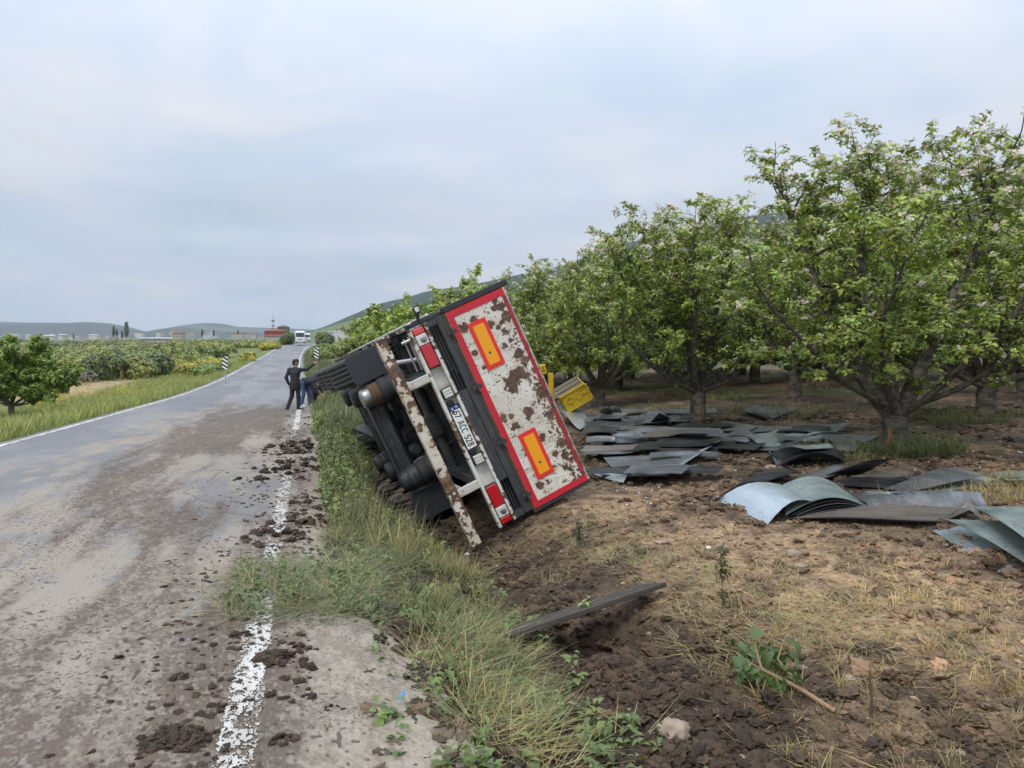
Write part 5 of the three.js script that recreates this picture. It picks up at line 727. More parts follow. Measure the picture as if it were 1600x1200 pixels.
{
  const r = rng(70), l = [[], [], []]; for (let i = 0; i < 900; i++) { const D = nearD(r, 2.8, 14, 1.4), X = mix(-0.4, D * 0.74, r()), t = X - xc(D); if (t < 5.2) continue; const s = mix(0.004, 0.022, r() ** 2.5), b = 0.6 + 0.6 * r(); l[i % 3].push([G(X, D, s * 0.3), UP, r() * 6, [s, s * 0.8, s], [b, b, b]]); } l.forEach((a, i) => instanced('pebbles', CLOD[i], stoneMat, a, scene, true));
  const pet = []; for (let i = 0; i < 1500; i++) { const D = nearD(r, 8, 26, 1.2), X = mix(0.5, D * 0.72, r()), t = X - xc(D); if (t < 6.8) continue; pet.push([G(X, D, 0.012), V((r() - 0.5), 1, (r() - 0.5)).normalize(), r() * 6, [0.8, 0.6, 0.8]]); }
  const pg = new THREE.CircleGeometry(0.014, 5).rotateX(-Math.PI / 2); instanced('petals', pg, std(0.72, 0.70, 0.68, 0.8), pet, scene);
}
// broken leafy branch, dry stalks, thin stick, blue scrap
{
  const a = gp(1300, 1108, 0.02), b = gp(1190, 1045, 0.10), e = gp(1180, 1010, 0.22), g = thing('broken_branch', 'broken branch with large green leaves on dry grass near the plank', 'branch', a.clone()); const L = (p) => p.clone().sub(a);
  mesh('stem', [tube([L(gp(1305, 1112, 0.01)), L(gp(1250, 1076, 0.05)), L(b), L(e)], [0.013, 0.012, 0.010, 0.005], 7), tube([L(gp(1240, 1060, 0.05)), L(gp(1215, 1030, 0.16)), L(gp(1225, 1000, 0.22))], [0.008, 0.006, 0.004], 6), tube([L(b), L(gp(1170, 1035, 0.16)), L(gp(1150, 1020, 0.2))], [0.006, 0.005, 0.003], 6)], std(0.30, 0.19, 0.11, 0.8), g);
  const big = [leafGeo([[0.13, 0.075, 0, 0.2, 0.9, [1, 1, 1], 0]]), leafGeo([[0.11, 0.06, 0, 0.5, 1.2, [0.85, 0.9, 0.8], 0]])], lm = leafMat(0.105, 0.18, 0.04); const r = rng(9);
  for (const [x, y, h] of [[1175, 1000, 0.2], [1190, 1010, 0.2], [1165, 1020, 0.18], [1185, 1030, 0.14], [1230, 1000, 0.22], [1222, 1015, 0.18], [1205, 1040, 0.12], [1160, 1042, 0.1], [1210, 1020, 0.2], [1195, 1050, 0.08], [1235, 1030, 0.12], [1180, 1050, 0.06], [1150, 1025, 0.18], [1215, 1055, 0.06]]) { const m = mesh('leaf', big[Math.floor(r() * 2)], lm, g); m.position.copy(L(gp(x, y, h))); m.rotation.set((r() - 0.5) * 1.2, r() * 6.28, (r() - 0.5) * 1.2); m.scale.setScalar(0.8 + 0.5 * r()); }
  const sp = []; for (let i = 0; i < 15; i++) { const p = L(gp(1145 + 105 * r(), 1000 + 75 * r(), 0.02 + 0.10 * r())); sp.push([p, V(r() - 0.5, 0.3, r() - 0.5).normalize(), r() * 6, 0.35 + 0.5 * r()]); } instanced('leaves', WEED[1], lm, sp, g);
}
function stalk(px, y0, y1, r0, label, leaves, col) { const a = gp(px, y0), top = at(px - 6, y1, -a.z).y - a.y, g = thing('dry_stalk', label, 'stalk', a); const r = rng(px), pts = [V(0, -0.03, 0)]; for (let i = 1; i <= 5; i++) pts.push(V((r() - 0.5) * 0.02 - i * 0.004, top * i / 5, (r() - 0.5) * 0.02)); mesh('stem', tube(pts, pts.map((_, i) => r0 * (1 - i * 0.13)), 6), std(...col, 0.9), g); const sp = []; for (let i = 0; i < leaves; i++) { const k = r(); sp.push([V((r() - 0.5) * 0.03, top * (0.15 + 0.85 * k), (r() - 0.5) * 0.03), V(r() - 0.5, 0.4, r() - 0.5).normalize(), r() * 6, 0.25 + 0.3 * r()]); } if (leaves) instanced('leaves', WEED[0], leafMat(0.10, 0.11, 0.05), sp, g); }
stalk(1128, 960, 852, 0.005, 'tall dry weed stalk standing between plank and broken branch', 12, [0.12, 0.09, 0.05]);
stalk(1361, 1118, 1050, 0.010, 'short dark broken stalk standing right of the broken branch', 0, [0.10, 0.065, 0.04]);
stalk(905, 868, 815, 0.005, 'thin upright weed stalk on the grass below the trailer gate corner', 14, [0.16, 0.17, 0.07]);
{ const a = gp(188, 1004, 0.02), b = gp(300, 965, 0.025), c = gp(404, 946, 0.03), m = mesh('stick', tube([V(0, 0, 0), b.clone().sub(a), c.clone().sub(a)], [0.003, 0.007, 0.013], 6), std(0.11, 0.085, 0.045, 0.9)); m.position.copy(a); tag(m, 'long thin stick lying on the asphalt left of the cut grass', 'stick'); }
{ const p = gp(627, 1088, 0.07), m = mesh('blue_scrap', sheetGeo([V(-0.026, -0.022, 0.01), V(0.008, -0.016, 0.02), V(0.022, 0.018, 0), V(0.006, 0.02, -0.012)], arch(0.01), 0.003, 6, 3), new THREE.MeshPhysicalMaterial({ color: new THREE.Color().setRGB(0.05, 0.27, 0.52), roughness: 0.25, clearcoat: 0.6, side: THREE.DoubleSide })); m.position.copy(p); tag(m, 'small bright blue plastic fragment in the muddy roadside grass', 'plastic fragment'); }
for (const [x, y] of [[729, 868], [573, 757], [1105, 858]]) { const p = gp(x, y, 0.02), m = mesh('white_scrap', sheetGeo([V(-0.035, 0, 0.014), V(0.02, 0.008, 0.02), V(0.035, 0.014, -0.014), V(-0.02, 0.01, -0.02)], arch(0.015), 0.002, 6, 3), std(0.62, 0.6, 0.55, 0.7)); m.position.copy(p); m.rotation.y = x; tag(m, { 729: 'white scrap on dark soil under the low end of the rusty bar', 573: 'white scrap in the weeds left of the lower muddy wheel', 1105: 'tiny white scrap on tan soil between two pale stones', 1075: 'white scrap at the bottom edge beside the largest stone' }[x], 'scrap'); }
// ------------------------------------------------------------------ left verge, bushes, the tree by the road
scatter('verge_grass', TG.wide, BM.verge, 5200, 31, (r) => { const D = nearD(r, 13, 110, 1.6), t = -3.45 - 9 * Math.pow(r(), 1.3); return onT(t, D); }, [0.5, 1.1]);
scatter('verge_grass', TG.wide, BM.hay, 900, 32, (r) => { const D = nearD(r, 15, 90, 1.4), t = -4 - 14 * r(); return onT(t, D); }, [0.5, 1.0]);
scatter('verge_grass', TG.wide, BM.green, 2400, 33, (r) => { const D = nearD(r, 24, 150, 1.5), t = 3.5 + 3.2 * r(); return onT(t, D); }, [0.5, 1.2]);
{ const r = rng(77), fl = []; for (let i = 0; i < 420; i++) { const q = [[92, 634, 20, 5], [75, 640, 16, 5], [195, 622, 24, 4]][i % 3]; const p = gp(q[0] + (r() - 0.5) * 2 * q[2], q[1] + (r() - 0.5) * 2 * q[3]); fl.push([p.clone().add(V((r() - 0.5), 0.25 + r() * 0.4, (r() - 0.5))), UP, r() * 6, 1 + r()]); } instanced('yellow_flowers', FLOWER, new THREE.MeshStandardMaterial({ color: new THREE.Color().setRGB(0.5, 0.45, 0.06), side: THREE.DoubleSide }), fl, scene); }
const BUSHLEAF = [rosette(51, 10, 0.14, 0.26, 2), rosette(52, 10, 0.14, 0.28, 2)];
const bm = { green: leafMat(0.25, 0.335, 0.08), dark: leafMat(0.16, 0.22, 0.07), olive: leafMat(0.33, 0.36, 0.12), yellow: leafMat(0.47, 0.45, 0.06), grey: leafMat(0.21, 0.21, 0.15) };
function bushLeaves(seed, rx, ry, rz, n, sc = 1) { const r = rng(seed), l = [[], []]; const lobes = []; for (let i = 0; i < 9; i++) { const a = r() * 6.28, q = r() * 0.6; lobes.push([Math.cos(a) * q * rx, ry * (0.35 + 0.5 * r()), Math.sin(a) * q * rz, 0.35 + 0.3 * r()]); } for (let i = 0; i < n; i++) { const L = lobes[i % 9], th = r() * 6.28, ph = Math.acos(2 * r() - 1), q = L[3] * (0.75 + 0.3 * r()); const d = V(Math.sin(ph) * Math.cos(th), Math.cos(ph), Math.sin(ph) * Math.sin(th)); const p = V(L[0] + d.x * q * rx, Math.max(0.05, L[1] + d.y * q * ry * 0.9), L[2] + d.z * q * rz); const b = 0.6 + 0.75 * r(); l[i % 2].push([p, d.clone().add(V(0, 0.5, 0)).normalize(), r() * 6, (0.7 + 0.6 * r()) * sc, [b * (0.95 + 0.2 * r()), b, b * 0.9]]); } return l; }
function bush(px, py, wp, hp, mat, label, seed, cat = 'bush') {
  const p = gp(px, py), X = p.x, D = -p.z, w = wp * D / 1200, h = hp * D / 1200; const g = thing(cat === 'bush' ? 'bush' : 'tree', label, cat, G(X, D, -0.05), 0, 'bushes left of the road');
  const sx = []; for (let i = 0; i < 5; i++) { const a = i * 1.26 + seed; sx.push(tube([V(Math.cos(a) * 0.05, 0, Math.sin(a) * 0.05), V(Math.cos(a) * w * 0.12, h * 0.3, Math.sin(a) * w * 0.12), V(Math.cos(a) * w * 0.26, h * 0.62, Math.sin(a) * w * 0.26)], [0.05, 0.035, 0.012], 5)); } mesh('stems', sx, barkGreen, g);
  bushLeaves(seed, w / 2, h * 0.72, w / 2, Math.round(clamp(150 * w * h, 260, 1500)), D > 60 ? 1.5 : 1.0).forEach((l, i) => instanced('foliage', BUSHLEAF[i], mat, l, g, true));
}
bush(326, 583, 84, 24, bm.yellow, 'broad yellow-flowering bush left of the left striped marker board', 3);
bush(285, 583, 44, 22, bm.yellow, 'yellow bush left of the bright green bush', 4);
bush(328, 586, 52, 19, bm.green, 'bright green bush low in front of the broad yellow one', 5);
bush(383, 566, 26, 17, bm.yellow, 'rounded yellow green bush beyond the left striped marker board', 6);
bush(420, 546, 38, 13, bm.yellow, 'far yellow green bush where the road bends', 7);
bush(222, 592, 60, 40, bm.olive, 'olive bush in the middle of the scrub edge, beyond the tan field', 8);
bush(200, 590, 34, 32, bm.yellow, 'bush with yellow tops left of the olive bush', 9);
bush(165, 594, 60, 46, bm.dark, 'dark green bush at the back edge of the tan field', 10);
bush(108, 594, 46, 34, bm.yellow, 'yellow and green bush just right of the roadside tree', 11);
bush(252, 588, 60, 40, bm.dark, 'dark bush behind the olive bush', 12);
bush(142, 597, 32, 20, bm.grey, 'greyish bare bush in front of the dark green bush', 13);
bush(290, 574, 70, 34, bm.green, 'tall green bush behind the yellow bushes', 14);
bush(447, 539, 28, 20, bm.dark, 'dark round bush left of the white minibus', 15);
bush(508, 545, 34, 28, bm.dark, 'dark green tree-like bush right of the road bend', 16);
bush(534, 556, 46, 26, bm.olive, 'pale flowering bush on the right verge beyond the trailer', 17);
bush(503, 562, 44, 26, bm.green, 'green bush behind the right striped marker board', 18);
bush(552, 556, 50, 30, bm.olive, 'olive bush right above the trailer wheels', 19);
{ // the scrub belt behind, one mass nobody could count
  const r = rng(90), mats = [bm.olive, bm.green, bm.dark, bm.yellow]; const L = mats.map(() => [[], []]);
  for (let i = 0; i < 330; i++) { const D = mix(92, 520, Math.pow(r(), 1.5)), px = mix(-140, 462 - 40 * (1 - sst(72, 150, D)), r()), X = (px - 800) / 1200 * D; if (X - xc(D) > -8 - D * 0.03) continue; const w = mix(4, 9, r()) * (1 + D / 500), h = mix(1.5, 3.0, r()) * (1 + sst(200, 500, D) * 0.8), gY = groundY(X, D), k = Math.floor(Math.min(3, Math.pow(r(), 1.7) * 3.5)); bushLeaves(500 + i, w / 2, h * 0.75, w / 2, Math.round(180 + Math.max(0, 220 - D) * 0.6), D > 300 ? 4.2 : D > 130 ? 2.6 : 1.9).forEach((l, q) => l.forEach((e) => { e[0].add(V(X, gY, -D)); L[k][q].push(e); })); }
  L.forEach((pair, k) => pair.forEach((l, q) => l.length && instanced('scrub', BUSHLEAF[q], mats[k], l, scene, true)));
}
{
  const T = growTree({ seed: 91, height: 4.3, trunkH: 0.75, trunkR: 0.15, detail: 0, lift: 0.01, dense: 0.75, leafScale: 1.15, geo: [rosette(61, 9, 0.09, 0.15, 2), rosette(62, 9, 0.09, 0.16, 2), rosette(63, 9, 0.09, 0.15, 2)], bloom: 0, limbs: [[0.3, 0.5, 2.9, 0.08], [1.4, 0.85, 3.0, 0.08], [2.6, 0.85, 2.6, 0.08], [-2.3, 0.75, 2.6, 0.08], [-1.2, 0.9, 2.8, 0.085], [-0.4, 1.1, 2.6, 0.07], [0.0, 0.1, 2.9, 0.08], [1.0, 1.25, 2.9, 0.05], [1.9, 1.3, 2.9, 0.05], [-1.8, 1.3, 2.4, 0.05]] });
  const t = buildTree('roadside_tree', T, [bark, leafMat(0.27, 0.40, 0.09), blossomMat]); const p = gp(18, 655); t.position.copy(p).y -= 0.05; t.scale.setScalar(at(18, 512, -p.z).y > 0 ? (at(18, 520, -p.z).y - p.y) / 4.3 : 1); tag(t, 'round leafy tree with dark trunk on the left verge', 'tree');
}
// ------------------------------------------------------------------ buildings, mast and vehicles down the road
const FM = { white: std(0.55, 0.54, 0.52, 0.8), cream: std(0.4, 0.36, 0.29, 0.85), redwall: std(0.36, 0.075, 0.055, 0.8), redroof: std(0.22, 0.06, 0.04, 0.85), roof: std(0.20, 0.11, 0.085, 0.85), brown: std(0.15, 0.10, 0.085, 0.85), glass: std(0.05, 0.06, 0.07, 0.25), greyroof: std(0.45, 0.47, 0.48, 0.6), mast: std(0.6, 0.6, 0.6, 0.5), mastRed: std(0.42, 0.06, 0.05, 0.5) };
function hipRoof(w, d, h, o) { const a = w / 2 + o, b = d / 2 + o, rl = Math.max(0.1, a - b * 0.8), P = [[-a, 0, b], [a, 0, b], [a, 0, -b], [-a, 0, -b], [-rl, h, 0], [rl, h, 0]], q = [[0, 1, 5], [0, 5, 4], [1, 2, 5], [2, 3, 4], [2, 4, 5], [3, 0, 4], [0, 2, 1], [0, 3, 2]]; const pos = []; q.forEach((f) => f.forEach((i) => pos.push(...P[i]))); const g = new THREE.BufferGeometry(); g.setAttribute('position', new THREE.Float32BufferAttribute(pos, 3)); g.computeVertexNormals(); return g; }
function house(name, px, pyBase, D, w, h, d, wall, roof, rh, label, wins, group, turn = 0) {
  const p = at(px, pyBase, D), g = thing(name, label, 'building', p, turn, group); mesh('wall', box(-w / 2, w / 2, -6, h, -d, 0), wall, g);
  mesh('roof', hipRoof(w, d, rh, w * 0.06).translate(0, h + 0.02, -d / 2), roof, g);
  const [nx, ny] = wins; for (let j = 0; j < ny; j++) for (let i = 0; i < nx; i++) { const x = -w / 2 + (i + 0.5) * w / nx, y = h * (j + 0.55) / ny, s = Math.min(w / nx * 0.5, h / ny * 0.42); mesh('window', box(x - s / 2, x + s / 2, y - s * 0.45, y + s * 0.45, -0.02, 0.05), FM.glass, g); }
  return g;
}
house('red_building', 428, 523, 430, 10.5, 1.9, 9, FM.redwall, FM.redroof, 1.2, 'dark red building with a flat hipped roof beside the tall mast', [3, 1], null, 0.1);
{ const w = house('cream_wall_building', 428, 528, 424, 10, 1.2, 1.2, FM.cream, FM.cream, 0.1, 'low cream wall in front of the dark red building', [0, 0]); }
house('brown_house', 441, 514, 520, 6.5, 1.2, 6, FM.brown, FM.brown, 1.4, 'brown roofed house behind and right of the dark red building', [2, 1]);
house('villa', 533, 521, 400, 6.8, 2.3, 6, FM.white, FM.roof, 0.8, 'white two storey house with brown roof above the trailer wheels', [3, 2]);
house('pale_shed', 518, 523, 420, 5, 1.6, 4, FM.greyroof, FM.greyroof, 0.3, 'pale shed left of the white two storey house', [1, 1]);
house('long_shed', 245, 532, 620, 28, 1.6, 12, FM.white, FM.greyroof, 0.8, 'long white roofed shed on the plain in the middle left', [6, 1]);
house('farm_house', 277, 528, 560, 7, 3.4, 6, FM.cream, FM.roof, 1.4, 'cream house with reddish roof right of the long white shed', [3, 2]);
{ const g = thing('radio_mast', 'tall thin red and white mast behind the dark red building', 'mast', at(427, 520, 460)); const H = at(427, 488, 460).y - g.position.y; for (let k = 0; k < 7; k++) mesh('mast_section', rod(V(0, H * k / 7, 0), V(0, H * (k + 1) / 7, 0), 0.32 - k * 0.035, 0.29 - k * 0.035, 6), k % 2 ? FM.mastRed : FM.mast, g); mesh('antenna', box(-0.9, 0.9, H * 0.55, H * 0.62, -0.3, 0.3), FM.brown, g); mesh('antenna', box(-0.8, 0.8, H * 0.32, H * 0.38, -0.3, 0.3), FM.brown, g); }
{ const g = thing('lamp_pole', 'thin pale pole above the road bend, right of the mast', 'pole', at(474, 520, 380)); mesh('pole', rod(V(0, -3, 0), V(0, 5, 0), 0.12, 0.08, 6), FM.mast, g); mesh('board', box(-0.9, 0.9, -1.0, 0.6, -0.1, 0.1), FM.white, g); }
{
  const r = rng(64);
  for (let i = 0; i < 52; i++) { const D = mix(1300, 2200, r()), px = i < 36 ? mix(20, 225, r()) : mix(215, 420, r()), py = 526 + r() * 6 - (i < 36 ? 0 : 2 + r() * 6); const w = mix(9, 24, r()), h = mix(3, 6.5, r()), k = r(); house('town_house', px, py, D, w, h, mix(8, 14, r()), k < 0.6 ? FM.white : FM.cream, k < 0.4 ? FM.greyroof : FM.roof, 1.6, `${k < 0.6 ? 'white' : 'cream'} building with ${k < 0.4 ? 'grey' : 'reddish'} roof in the ${px < 110 ? 'left' : px < 225 ? 'middle' : 'right'} part of the far town`, [0, 0], 'buildings of the far town', (r() - 0.5)); }
  const tg = leafMat(0.07, 0.11, 0.05); let proto = null;
  for (const [px, py, s] of [[178, 524, 1], [183, 524, 0.9], [191, 526, 0.7], [198, 524, 1.4], [316, 524, 0.8], [334, 524, 0.6], [115, 527, 0.5], [372, 521, 0.5]]) { const p = at(px, py + 2, 760); let g; if (!proto) { g = proto = thing('poplar_tree', null, null, p); mesh('trunk', rod(V(0, -4, 0), V(0, 9, 0), 0.4, 0.1, 6), bark, g); bushLeaves(7, 2.4, 13, 2.4, 420, 5).forEach((l, i) => instanced('crown', BUSHLEAF[i], tg, l, g, true)); } else { g = proto.clone(); g.name = numbered('poplar_tree'); scene.add(g); g.position.copy(p); } g.scale.setScalar(s * (0.5 + 0.25 * ((px * 7) % 10) / 10)); g.userData = {}; tag(g, s === 1.4 ? 'tallest dark tree standing among the far town buildings' : 'dark slim tree among the far town buildings', 'tree', 'trees of the far town'); }
}
function vehicle(name, px, py, D, w, h, L, label, cat, turn) {   // seen from the front, a rounded van or bus
  const p = at(px, py, D), g = thing(name, label, cat, p, turn); const wt = std(0.74, 0.75, 0.76, 0.35), gl = std(0.03, 0.035, 0.045, 0.15);
  const s = new THREE.Shape(); s.moveTo(0, 0.35); s.lineTo(0, h * 0.45); s.lineTo(-0.35, h * 0.92); s.quadraticCurveTo(-0.45, h, -0.8, h); s.lineTo(-L, h); s.lineTo(-L, 0.35); s.closePath();
  mesh('body', new THREE.ExtrudeGeometry(s, { depth: w - 0.16, bevelEnabled: true, bevelSize: 0.08, bevelThickness: 0.08, bevelSegments: 2 }).rotateY(-Math.PI / 2).translate(w / 2 - 0.08, 0, 0), wt, g);
  const q = box(-w * 0.44, w * 0.44, 0, h * 0.36, 0, 0.03); q.rotateX(-Math.atan(0.35 / (h * 0.47))); mesh('windscreen', q.translate(0, h * 0.52, 0.055), gl, g);
  for (const sx of [-1, 1]) { mesh('headlight', new RoundedBoxGeometry(0.34, 0.18, 0.06, 1, 0.03).translate(sx * w * 0.36, h * 0.27, 0.09), M.lensClear, g); mesh('side_window', box(sx * (w / 2 + 0.0), sx * (w / 2 + 0.02), h * 0.55, h * 0.88, -L * 0.9, -0.9), gl, g); for (const z of [-0.9, -L + 1.1]) mesh('wheel', new THREE.CylinderGeometry(0.38, 0.38, 0.26, 18).rotateZ(Math.PI / 2).translate(sx * (w / 2 - 0.16), 0.38, z), M.rubber, g); mesh('mirror', new RoundedBoxGeometry(0.12, 0.3, 0.1, 1, 0.03).translate(sx * (w / 2 + 0.16), h * 0.6, 0.02), M.black, g); }
  mesh('bumper', new RoundedBoxGeometry(w * 0.96, 0.3, 0.16, 1, 0.05).translate(0, 0.45, 0.06), std(0.5, 0.5, 0.51, 0.5), g); mesh('grille', box(-w * 0.25, w * 0.25, h * 0.3, h * 0.36, 0.08, 0.1), M.black, g);
}
vehicle('white_bus', 469, 536.4, 176, 2.05, 2.75, 6.5, 'white minibus coming down the road far behind the standing man', 'minibus', 0.25);
vehicle('white_van', 479, 533.5, 205, 1.9, 2.1, 5, 'smaller white vehicle following behind the white minibus', 'van', 0.3);
// ------------------------------------------------------------------ three people by the far end of the trailer; bodies meshed from a smooth field round a skeleton
const smin = (a, b, k) => { const h = clamp(0.5 + 0.5 * (b - a) / k); return b + (a - b) * h - k * h * (1 - h); };
function fieldMesh(name, caps, lo, hi, res, k, mat, parent) {   // caps: [ax,ay,az, bx,by,bz, ra, rb]
  const mc = new MarchingCubes(res, mat, false, false, 400000); mc.isolation = 0; const c = lo.clone().add(hi).multiplyScalar(0.5), half = Math.max(hi.x - lo.x, hi.y - lo.y, hi.z - lo.z) / 2 * 1.06; const delta = 2 / res, halfs = res / 2;
  for (let z = 0; z < res; z++) for (let y = 0; y < res; y++) for (let x = 0; x < res; x++) {
    const px = c.x + (x - halfs) / halfs * half, py = c.y + (y - halfs) / halfs * half, pz = c.z + (z - halfs) / halfs * half; let d = 9;
    for (const [ax, ay, az, bx, by, bz, ra, rb] of caps) { const vx = bx - ax, vy = by - ay, vz = bz - az, wx = px - ax, wy = py - ay, wz = pz - az; const t = clamp((wx * vx + wy * vy + wz * vz) / (vx * vx + vy * vy + vz * vz + 1e-9)); d = smin(d, Math.hypot(wx - vx * t, wy - vy * t, wz - vz * t) - (ra + (rb - ra) * t), k); }
    mc.field[z * res * res + y * res + x] = -d;
  }
  mc.update(); const n = mc.count, g = new THREE.BufferGeometry(), pa = new Float32Array(mc.positionArray.slice(0, n * 3)), na = new Float32Array(mc.normalArray.slice(0, n * 3));
  for (let i = 0; i < n; i++) { pa[i * 3] = c.x + pa[i * 3] * half; pa[i * 3 + 1] = c.y + pa[i * 3 + 1] * half; pa[i * 3 + 2] = c.z + pa[i * 3 + 2] * half; }
  g.setAttribute('position', new THREE.BufferAttribute(pa, 3)); const w = mergeVertices(g, half / res * 0.05); w.computeVertexNormals(); return mesh(name, w, mat, parent);
}
const PM = { skin: std(0.40, 0.225, 0.15, 0.6), hair: std(0.012, 0.010, 0.009, 0.7), suit: std(0.022, 0.023, 0.028, 0.8), trousers: std(0.014, 0.014, 0.018, 0.85), shoe: std(0.016, 0.013, 0.012, 0.5), navy: std(0.022, 0.026, 0.045, 0.85), jeans: std(0.045, 0.085, 0.17, 0.85), grey: std(0.035, 0.04, 0.042, 0.85), white: std(0.6, 0.6, 0.6, 0.7) };
function person(J, mats, label, pos, turn) {          // J: joints in the figure's own metres, x right, y up, z towards the camera
  const g = thing('person', label, 'person', pos, turn); const C = (a, b, ra, rb) => [...J[a], ...J[b], ra, rb]; const V3 = (a) => V(...a);
  const bounds = (cs) => { const lo = V(9, 9, 9), hi = V(-9, -9, -9); cs.forEach((c) => { for (const o of [0, 3]) { const r = Math.max(c[6], c[7]) + 0.03; lo.min(V(c[o] - r, c[o + 1] - r, c[o + 2] - r)); hi.max(V(c[o] + r, c[o + 1] + r, c[o + 2] + r)); } }); return [lo, hi]; };
  const limb = (n, cs, mat, res = 56, k = 0.03) => { const [lo, hi] = bounds(cs); return fieldMesh(n, cs, lo, hi, res, k, mat, g); };
  // hands: palm, five fingers
  const fingers = (w, h, d) => { const W = V3(J[w]), H = V3(J[h]), dir = H.clone().sub(W).normalize(), sd = dir.clone().cross(V(...d)).normalize(), nn = sd.clone().cross(dir), out = []; const L = [0.07, 0.085, 0.08, 0.06]; const P = W.clone().addScaledVector(dir, 0.09); out.push([...W.toArray(), ...P.toArray(), 0.027, 0.036]); for (let i = 0; i < 4; i++) { const a = P.clone().addScaledVector(sd, (i - 1.5) * 0.021), b = a.clone().addScaledVector(dir, L[i] * 0.55).addScaledVector(nn, 0.01), c = b.clone().addScaledVector(dir, L[i] * 0.45).addScaledVector(nn, 0.025); out.push([...a.toArray(), ...b.toArray(), 0.010, 0.0095], [...b.toArray(), ...c.toArray(), 0.0095, 0.008]); } const t0 = W.clone().addScaledVector(dir, 0.03).addScaledVector(sd, -0.025), t1 = t0.clone().addScaledVector(sd, -0.03).addScaledVector(dir, 0.035), t2 = t1.clone().addScaledVector(dir, 0.03).addScaledVector(nn, 0.01); out.push([...t0.toArray(), ...t1.toArray(), 0.013, 0.011], [...t1.toArray(), ...t2.toArray(), 0.011, 0.009]); return out; };
  const body = [C('chest', 'pelvis', 0.13, 0.12), C('neck', 'chest', 0.05, 0.10), C('shL', 'elL', 0.045, 0.038), C('elL', 'wrL', 0.038, 0.027), C('shR', 'elR', 0.045, 0.038), C('elR', 'wrR', 0.038, 0.027), C('hipL', 'knL', 0.075, 0.052), C('knL', 'anL', 0.05, 0.036), C('hipR', 'knR', 0.075, 0.052), C('knR', 'anR', 0.05, 0.036)];
  const hd = V3(J.head), f = V(...J.face).normalize(), hu = hd.clone().sub(V3(J.neck)).normalize(), hs = f.clone().cross(hu).normalize(); const hp = (a, b, c) => hd.clone().addScaledVector(hs, a).addScaledVector(hu, b).addScaledVector(f, c).toArray();
  const headCaps = [[...hp(0, 0.03, -0.015), ...hp(0, 0.035, 0.012), 0.088, 0.085], [...hp(0, -0.03, 0.02), ...hp(0, -0.07, 0.05), 0.062, 0.04], [...hp(0, 0.02, 0.09), ...hp(0, -0.02, 0.108), 0.011, 0.016], [...hp(0.08, 0.0, -0.005), ...hp(0.085, -0.03, 0.0), 0.016, 0.013], [...hp(-0.08, 0.0, -0.005), ...hp(-0.085, -0.03, 0.0), 0.016, 0.013], [...hp(0, -0.05, 0.082), ...hp(0, -0.055, 0.082), 0.02, 0.02], [...hp(-0.035, 0.03, 0.08), ...hp(0.035, 0.03, 0.08), 0.012, 0.012], [...J.head, ...J.neck, 0.055, 0.055]];
  limb('body', [...body, ...headCaps], PM.skin, 96, 0.022);
  for (const s of ['L', 'R']) limb('hand', fingers('wr' + s, 'ha' + s, J['palm' + s] ?? [0, 0, 1]), PM.skin, 44, 0.008);
  const [lo, hi] = bounds([[...hp(0, 0.05, -0.03), ...hp(0, 0.06, 0.0), 0.09, 0.09]]);
  fieldMesh('hair', [[...hp(0, 0.055, -0.03), ...hp(0, 0.07, 0.03), 0.092, 0.078], [...hp(0, -0.02, -0.05), ...hp(0, 0.05, -0.04), 0.066, 0.085]], lo, hi, 36, 0.02, PM.hair, g);
  const midC = V3(J.chest).lerp(V3(J.pelvis), 0.55).toArray(); const shM = V3(J.shL).lerp(V3(J.shR), 0.5);
  const sh = (a) => V3(J[a]).lerp(shM, 0.25).toArray();
  limb('jacket', [[...shM.toArray(), ...J.pelvis, 0.115, 0.15], [...J.chest, ...J.pelvis, 0.165, 0.15], [...sh('shL'), ...midC, 0.085, 0.125], [...sh('shR'), ...midC, 0.085, 0.125], [...midC, ...J.pelvis, 0.14, 0.15], [...J.shL, ...J.shR, 0.075, 0.075], C('pelvis', 'hem', 0.15, 0.155), C('shL', 'elL', 0.07, 0.056), C('elL', 'wrL', 0.056, 0.046), C('shR', 'elR', 0.07, 0.056), C('elR', 'wrR', 0.056, 0.046), [...J.neck, ...shM.toArray(), 0.058, 0.085]], mats.top, 84, 0.035);
  for (const s of ['L', 'R']) { limb('trouser_leg', [C('pelvis', 'hip' + s, 0.11, 0.105), C('hip' + s, 'kn' + s, 0.10, 0.075), C('kn' + s, 'an' + s, 0.075, 0.062)], mats.legs, 52, 0.03); const a = V3(J['an' + s]), fd = V(...J['toe' + s]); const b = a.clone().addScaledVector(fd, 0.17); b.y = a.y - 0.045; limb('shoe', [[a.x, a.y - 0.02, a.z, b.x, b.y, b.z, 0.05, 0.036], [a.x - fd.x * 0.05, a.y - 0.045, a.z - fd.z * 0.05, b.x, b.y, b.z, 0.04, 0.034]], mats.shoes, 36, 0.02); }
  return g;
}
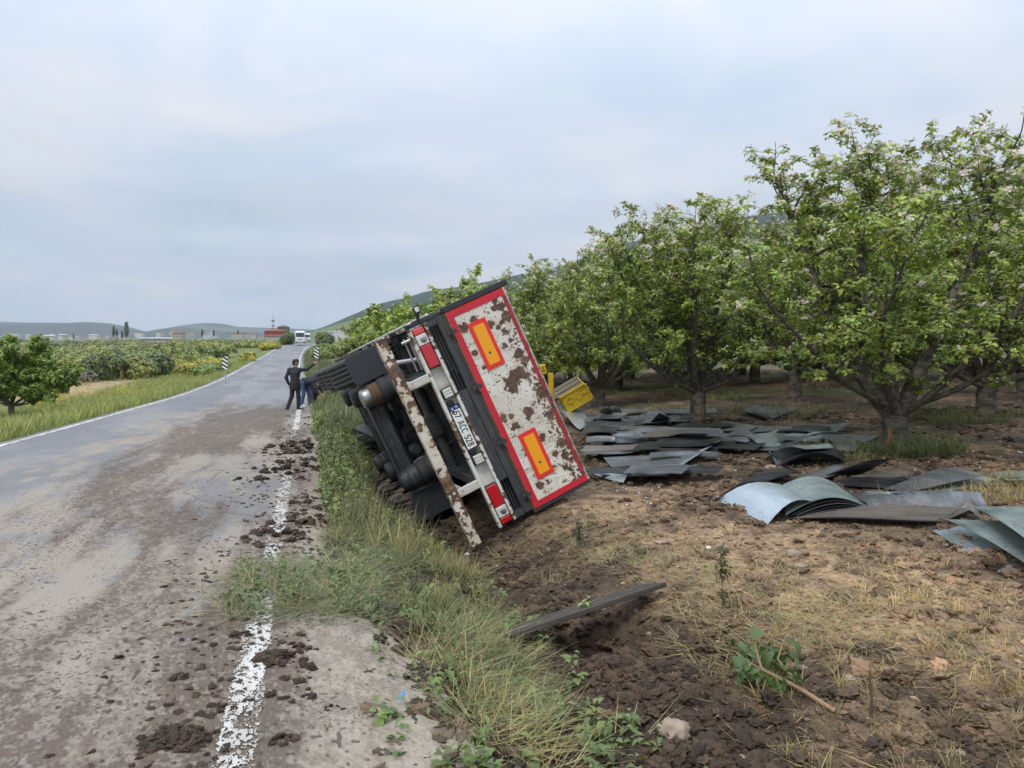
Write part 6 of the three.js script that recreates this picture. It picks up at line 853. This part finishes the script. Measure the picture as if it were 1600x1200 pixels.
person({ head: [0.03, 1.66, 0.0], neck: [0.0, 1.48, 0.0], face: [0.95, 0.05, -0.3], chest: [0, 1.3, 0], pelvis: [0, 0.96, 0], hem: [0.0, 0.84, 0.0], shL: [-0.19, 1.42, 0.02], elL: [-0.29, 1.16, 0.09], wrL: [-0.23, 0.93, 0.0], haL: [-0.19, 0.8, -0.02], shR: [0.18, 1.42, -0.02], elR: [0.40, 1.44, -0.1], wrR: [0.62, 1.62, -0.14], haR: [0.76, 1.70, -0.14], hipL: [-0.09, 0.92, 0], knL: [-0.13, 0.5, -0.02], anL: [-0.24, 0.09, 0.16], hipR: [0.09, 0.92, 0], knR: [0.10, 0.48, -0.03], anR: [0.10, 0.075, 0.02], toeL: [-0.5, 0, -0.75], toeR: [0.75, 0, -0.5] }, { top: PM.suit, legs: PM.trousers, shoes: PM.shoe }, 'man in a dark suit standing on the edge line, one arm stretched to the right', gp(462, 641), 0);
person({ head: [0.52, 0.80, 0.0], neck: [0.42, 0.93, 0.0], face: [0.35, -0.9, 0.1], chest: [0.28, 1.0, 0], pelvis: [-0.03, 0.94, 0], hem: [-0.06, 0.86, 0], shL: [0.36, 0.98, 0.18], elL: [0.50, 0.72, 0.2], wrL: [0.60, 0.48, 0.16], haL: [0.64, 0.34, 0.14], shR: [0.36, 0.98, -0.18], elR: [0.52, 0.74, -0.18], wrR: [0.64, 0.54, -0.1], haR: [0.68, 0.4, -0.08], hipL: [-0.05, 0.9, 0.09], knL: [-0.02, 0.49, 0.1], anL: [-0.10, 0.08, 0.12], hipR: [-0.05, 0.9, -0.09], knR: [0.12, 0.49, -0.1], anR: [0.12, 0.08, -0.1], toeL: [0.95, 0, 0.2], toeR: [0.95, 0, 0.1] }, { top: PM.navy, legs: PM.jeans, shoes: PM.white }, 'person in blue jeans and navy top bending down beside the man in the suit', gp(477, 635.5), -0.15);
person({ head: [0.42, 0.98, 0.1], neck: [0.34, 1.1, 0.05], face: [0.6, -0.75, 0.2], chest: [0.2, 1.1, 0], pelvis: [-0.08, 0.9, 0], hem: [-0.12, 0.82, 0], shL: [0.28, 1.12, 0.2], elL: [0.34, 0.86, 0.26], wrL: [0.38, 0.62, 0.26], haL: [0.40, 0.48, 0.26], shR: [0.28, 1.12, -0.18], elR: [0.52, 1.0, -0.2], wrR: [0.72, 0.98, -0.16], haR: [0.86, 0.98, -0.14], hipL: [-0.1, 0.88, 0.09], knL: [0.08, 0.5, 0.1], anL: [-0.02, 0.08, 0.12], hipR: [-0.1, 0.88, -0.09], knR: [0.12, 0.5, -0.1], anR: [0.02, 0.08, -0.1], toeL: [0.95, 0, 0.2], toeR: [0.95, 0, 0.1] }, { top: PM.grey, legs: PM.trousers, shoes: PM.shoe }, 'person in dark grey leaning towards the trailer wheels with one arm hanging', gp(489, 632), 0);
renderer.render(scene, camera);
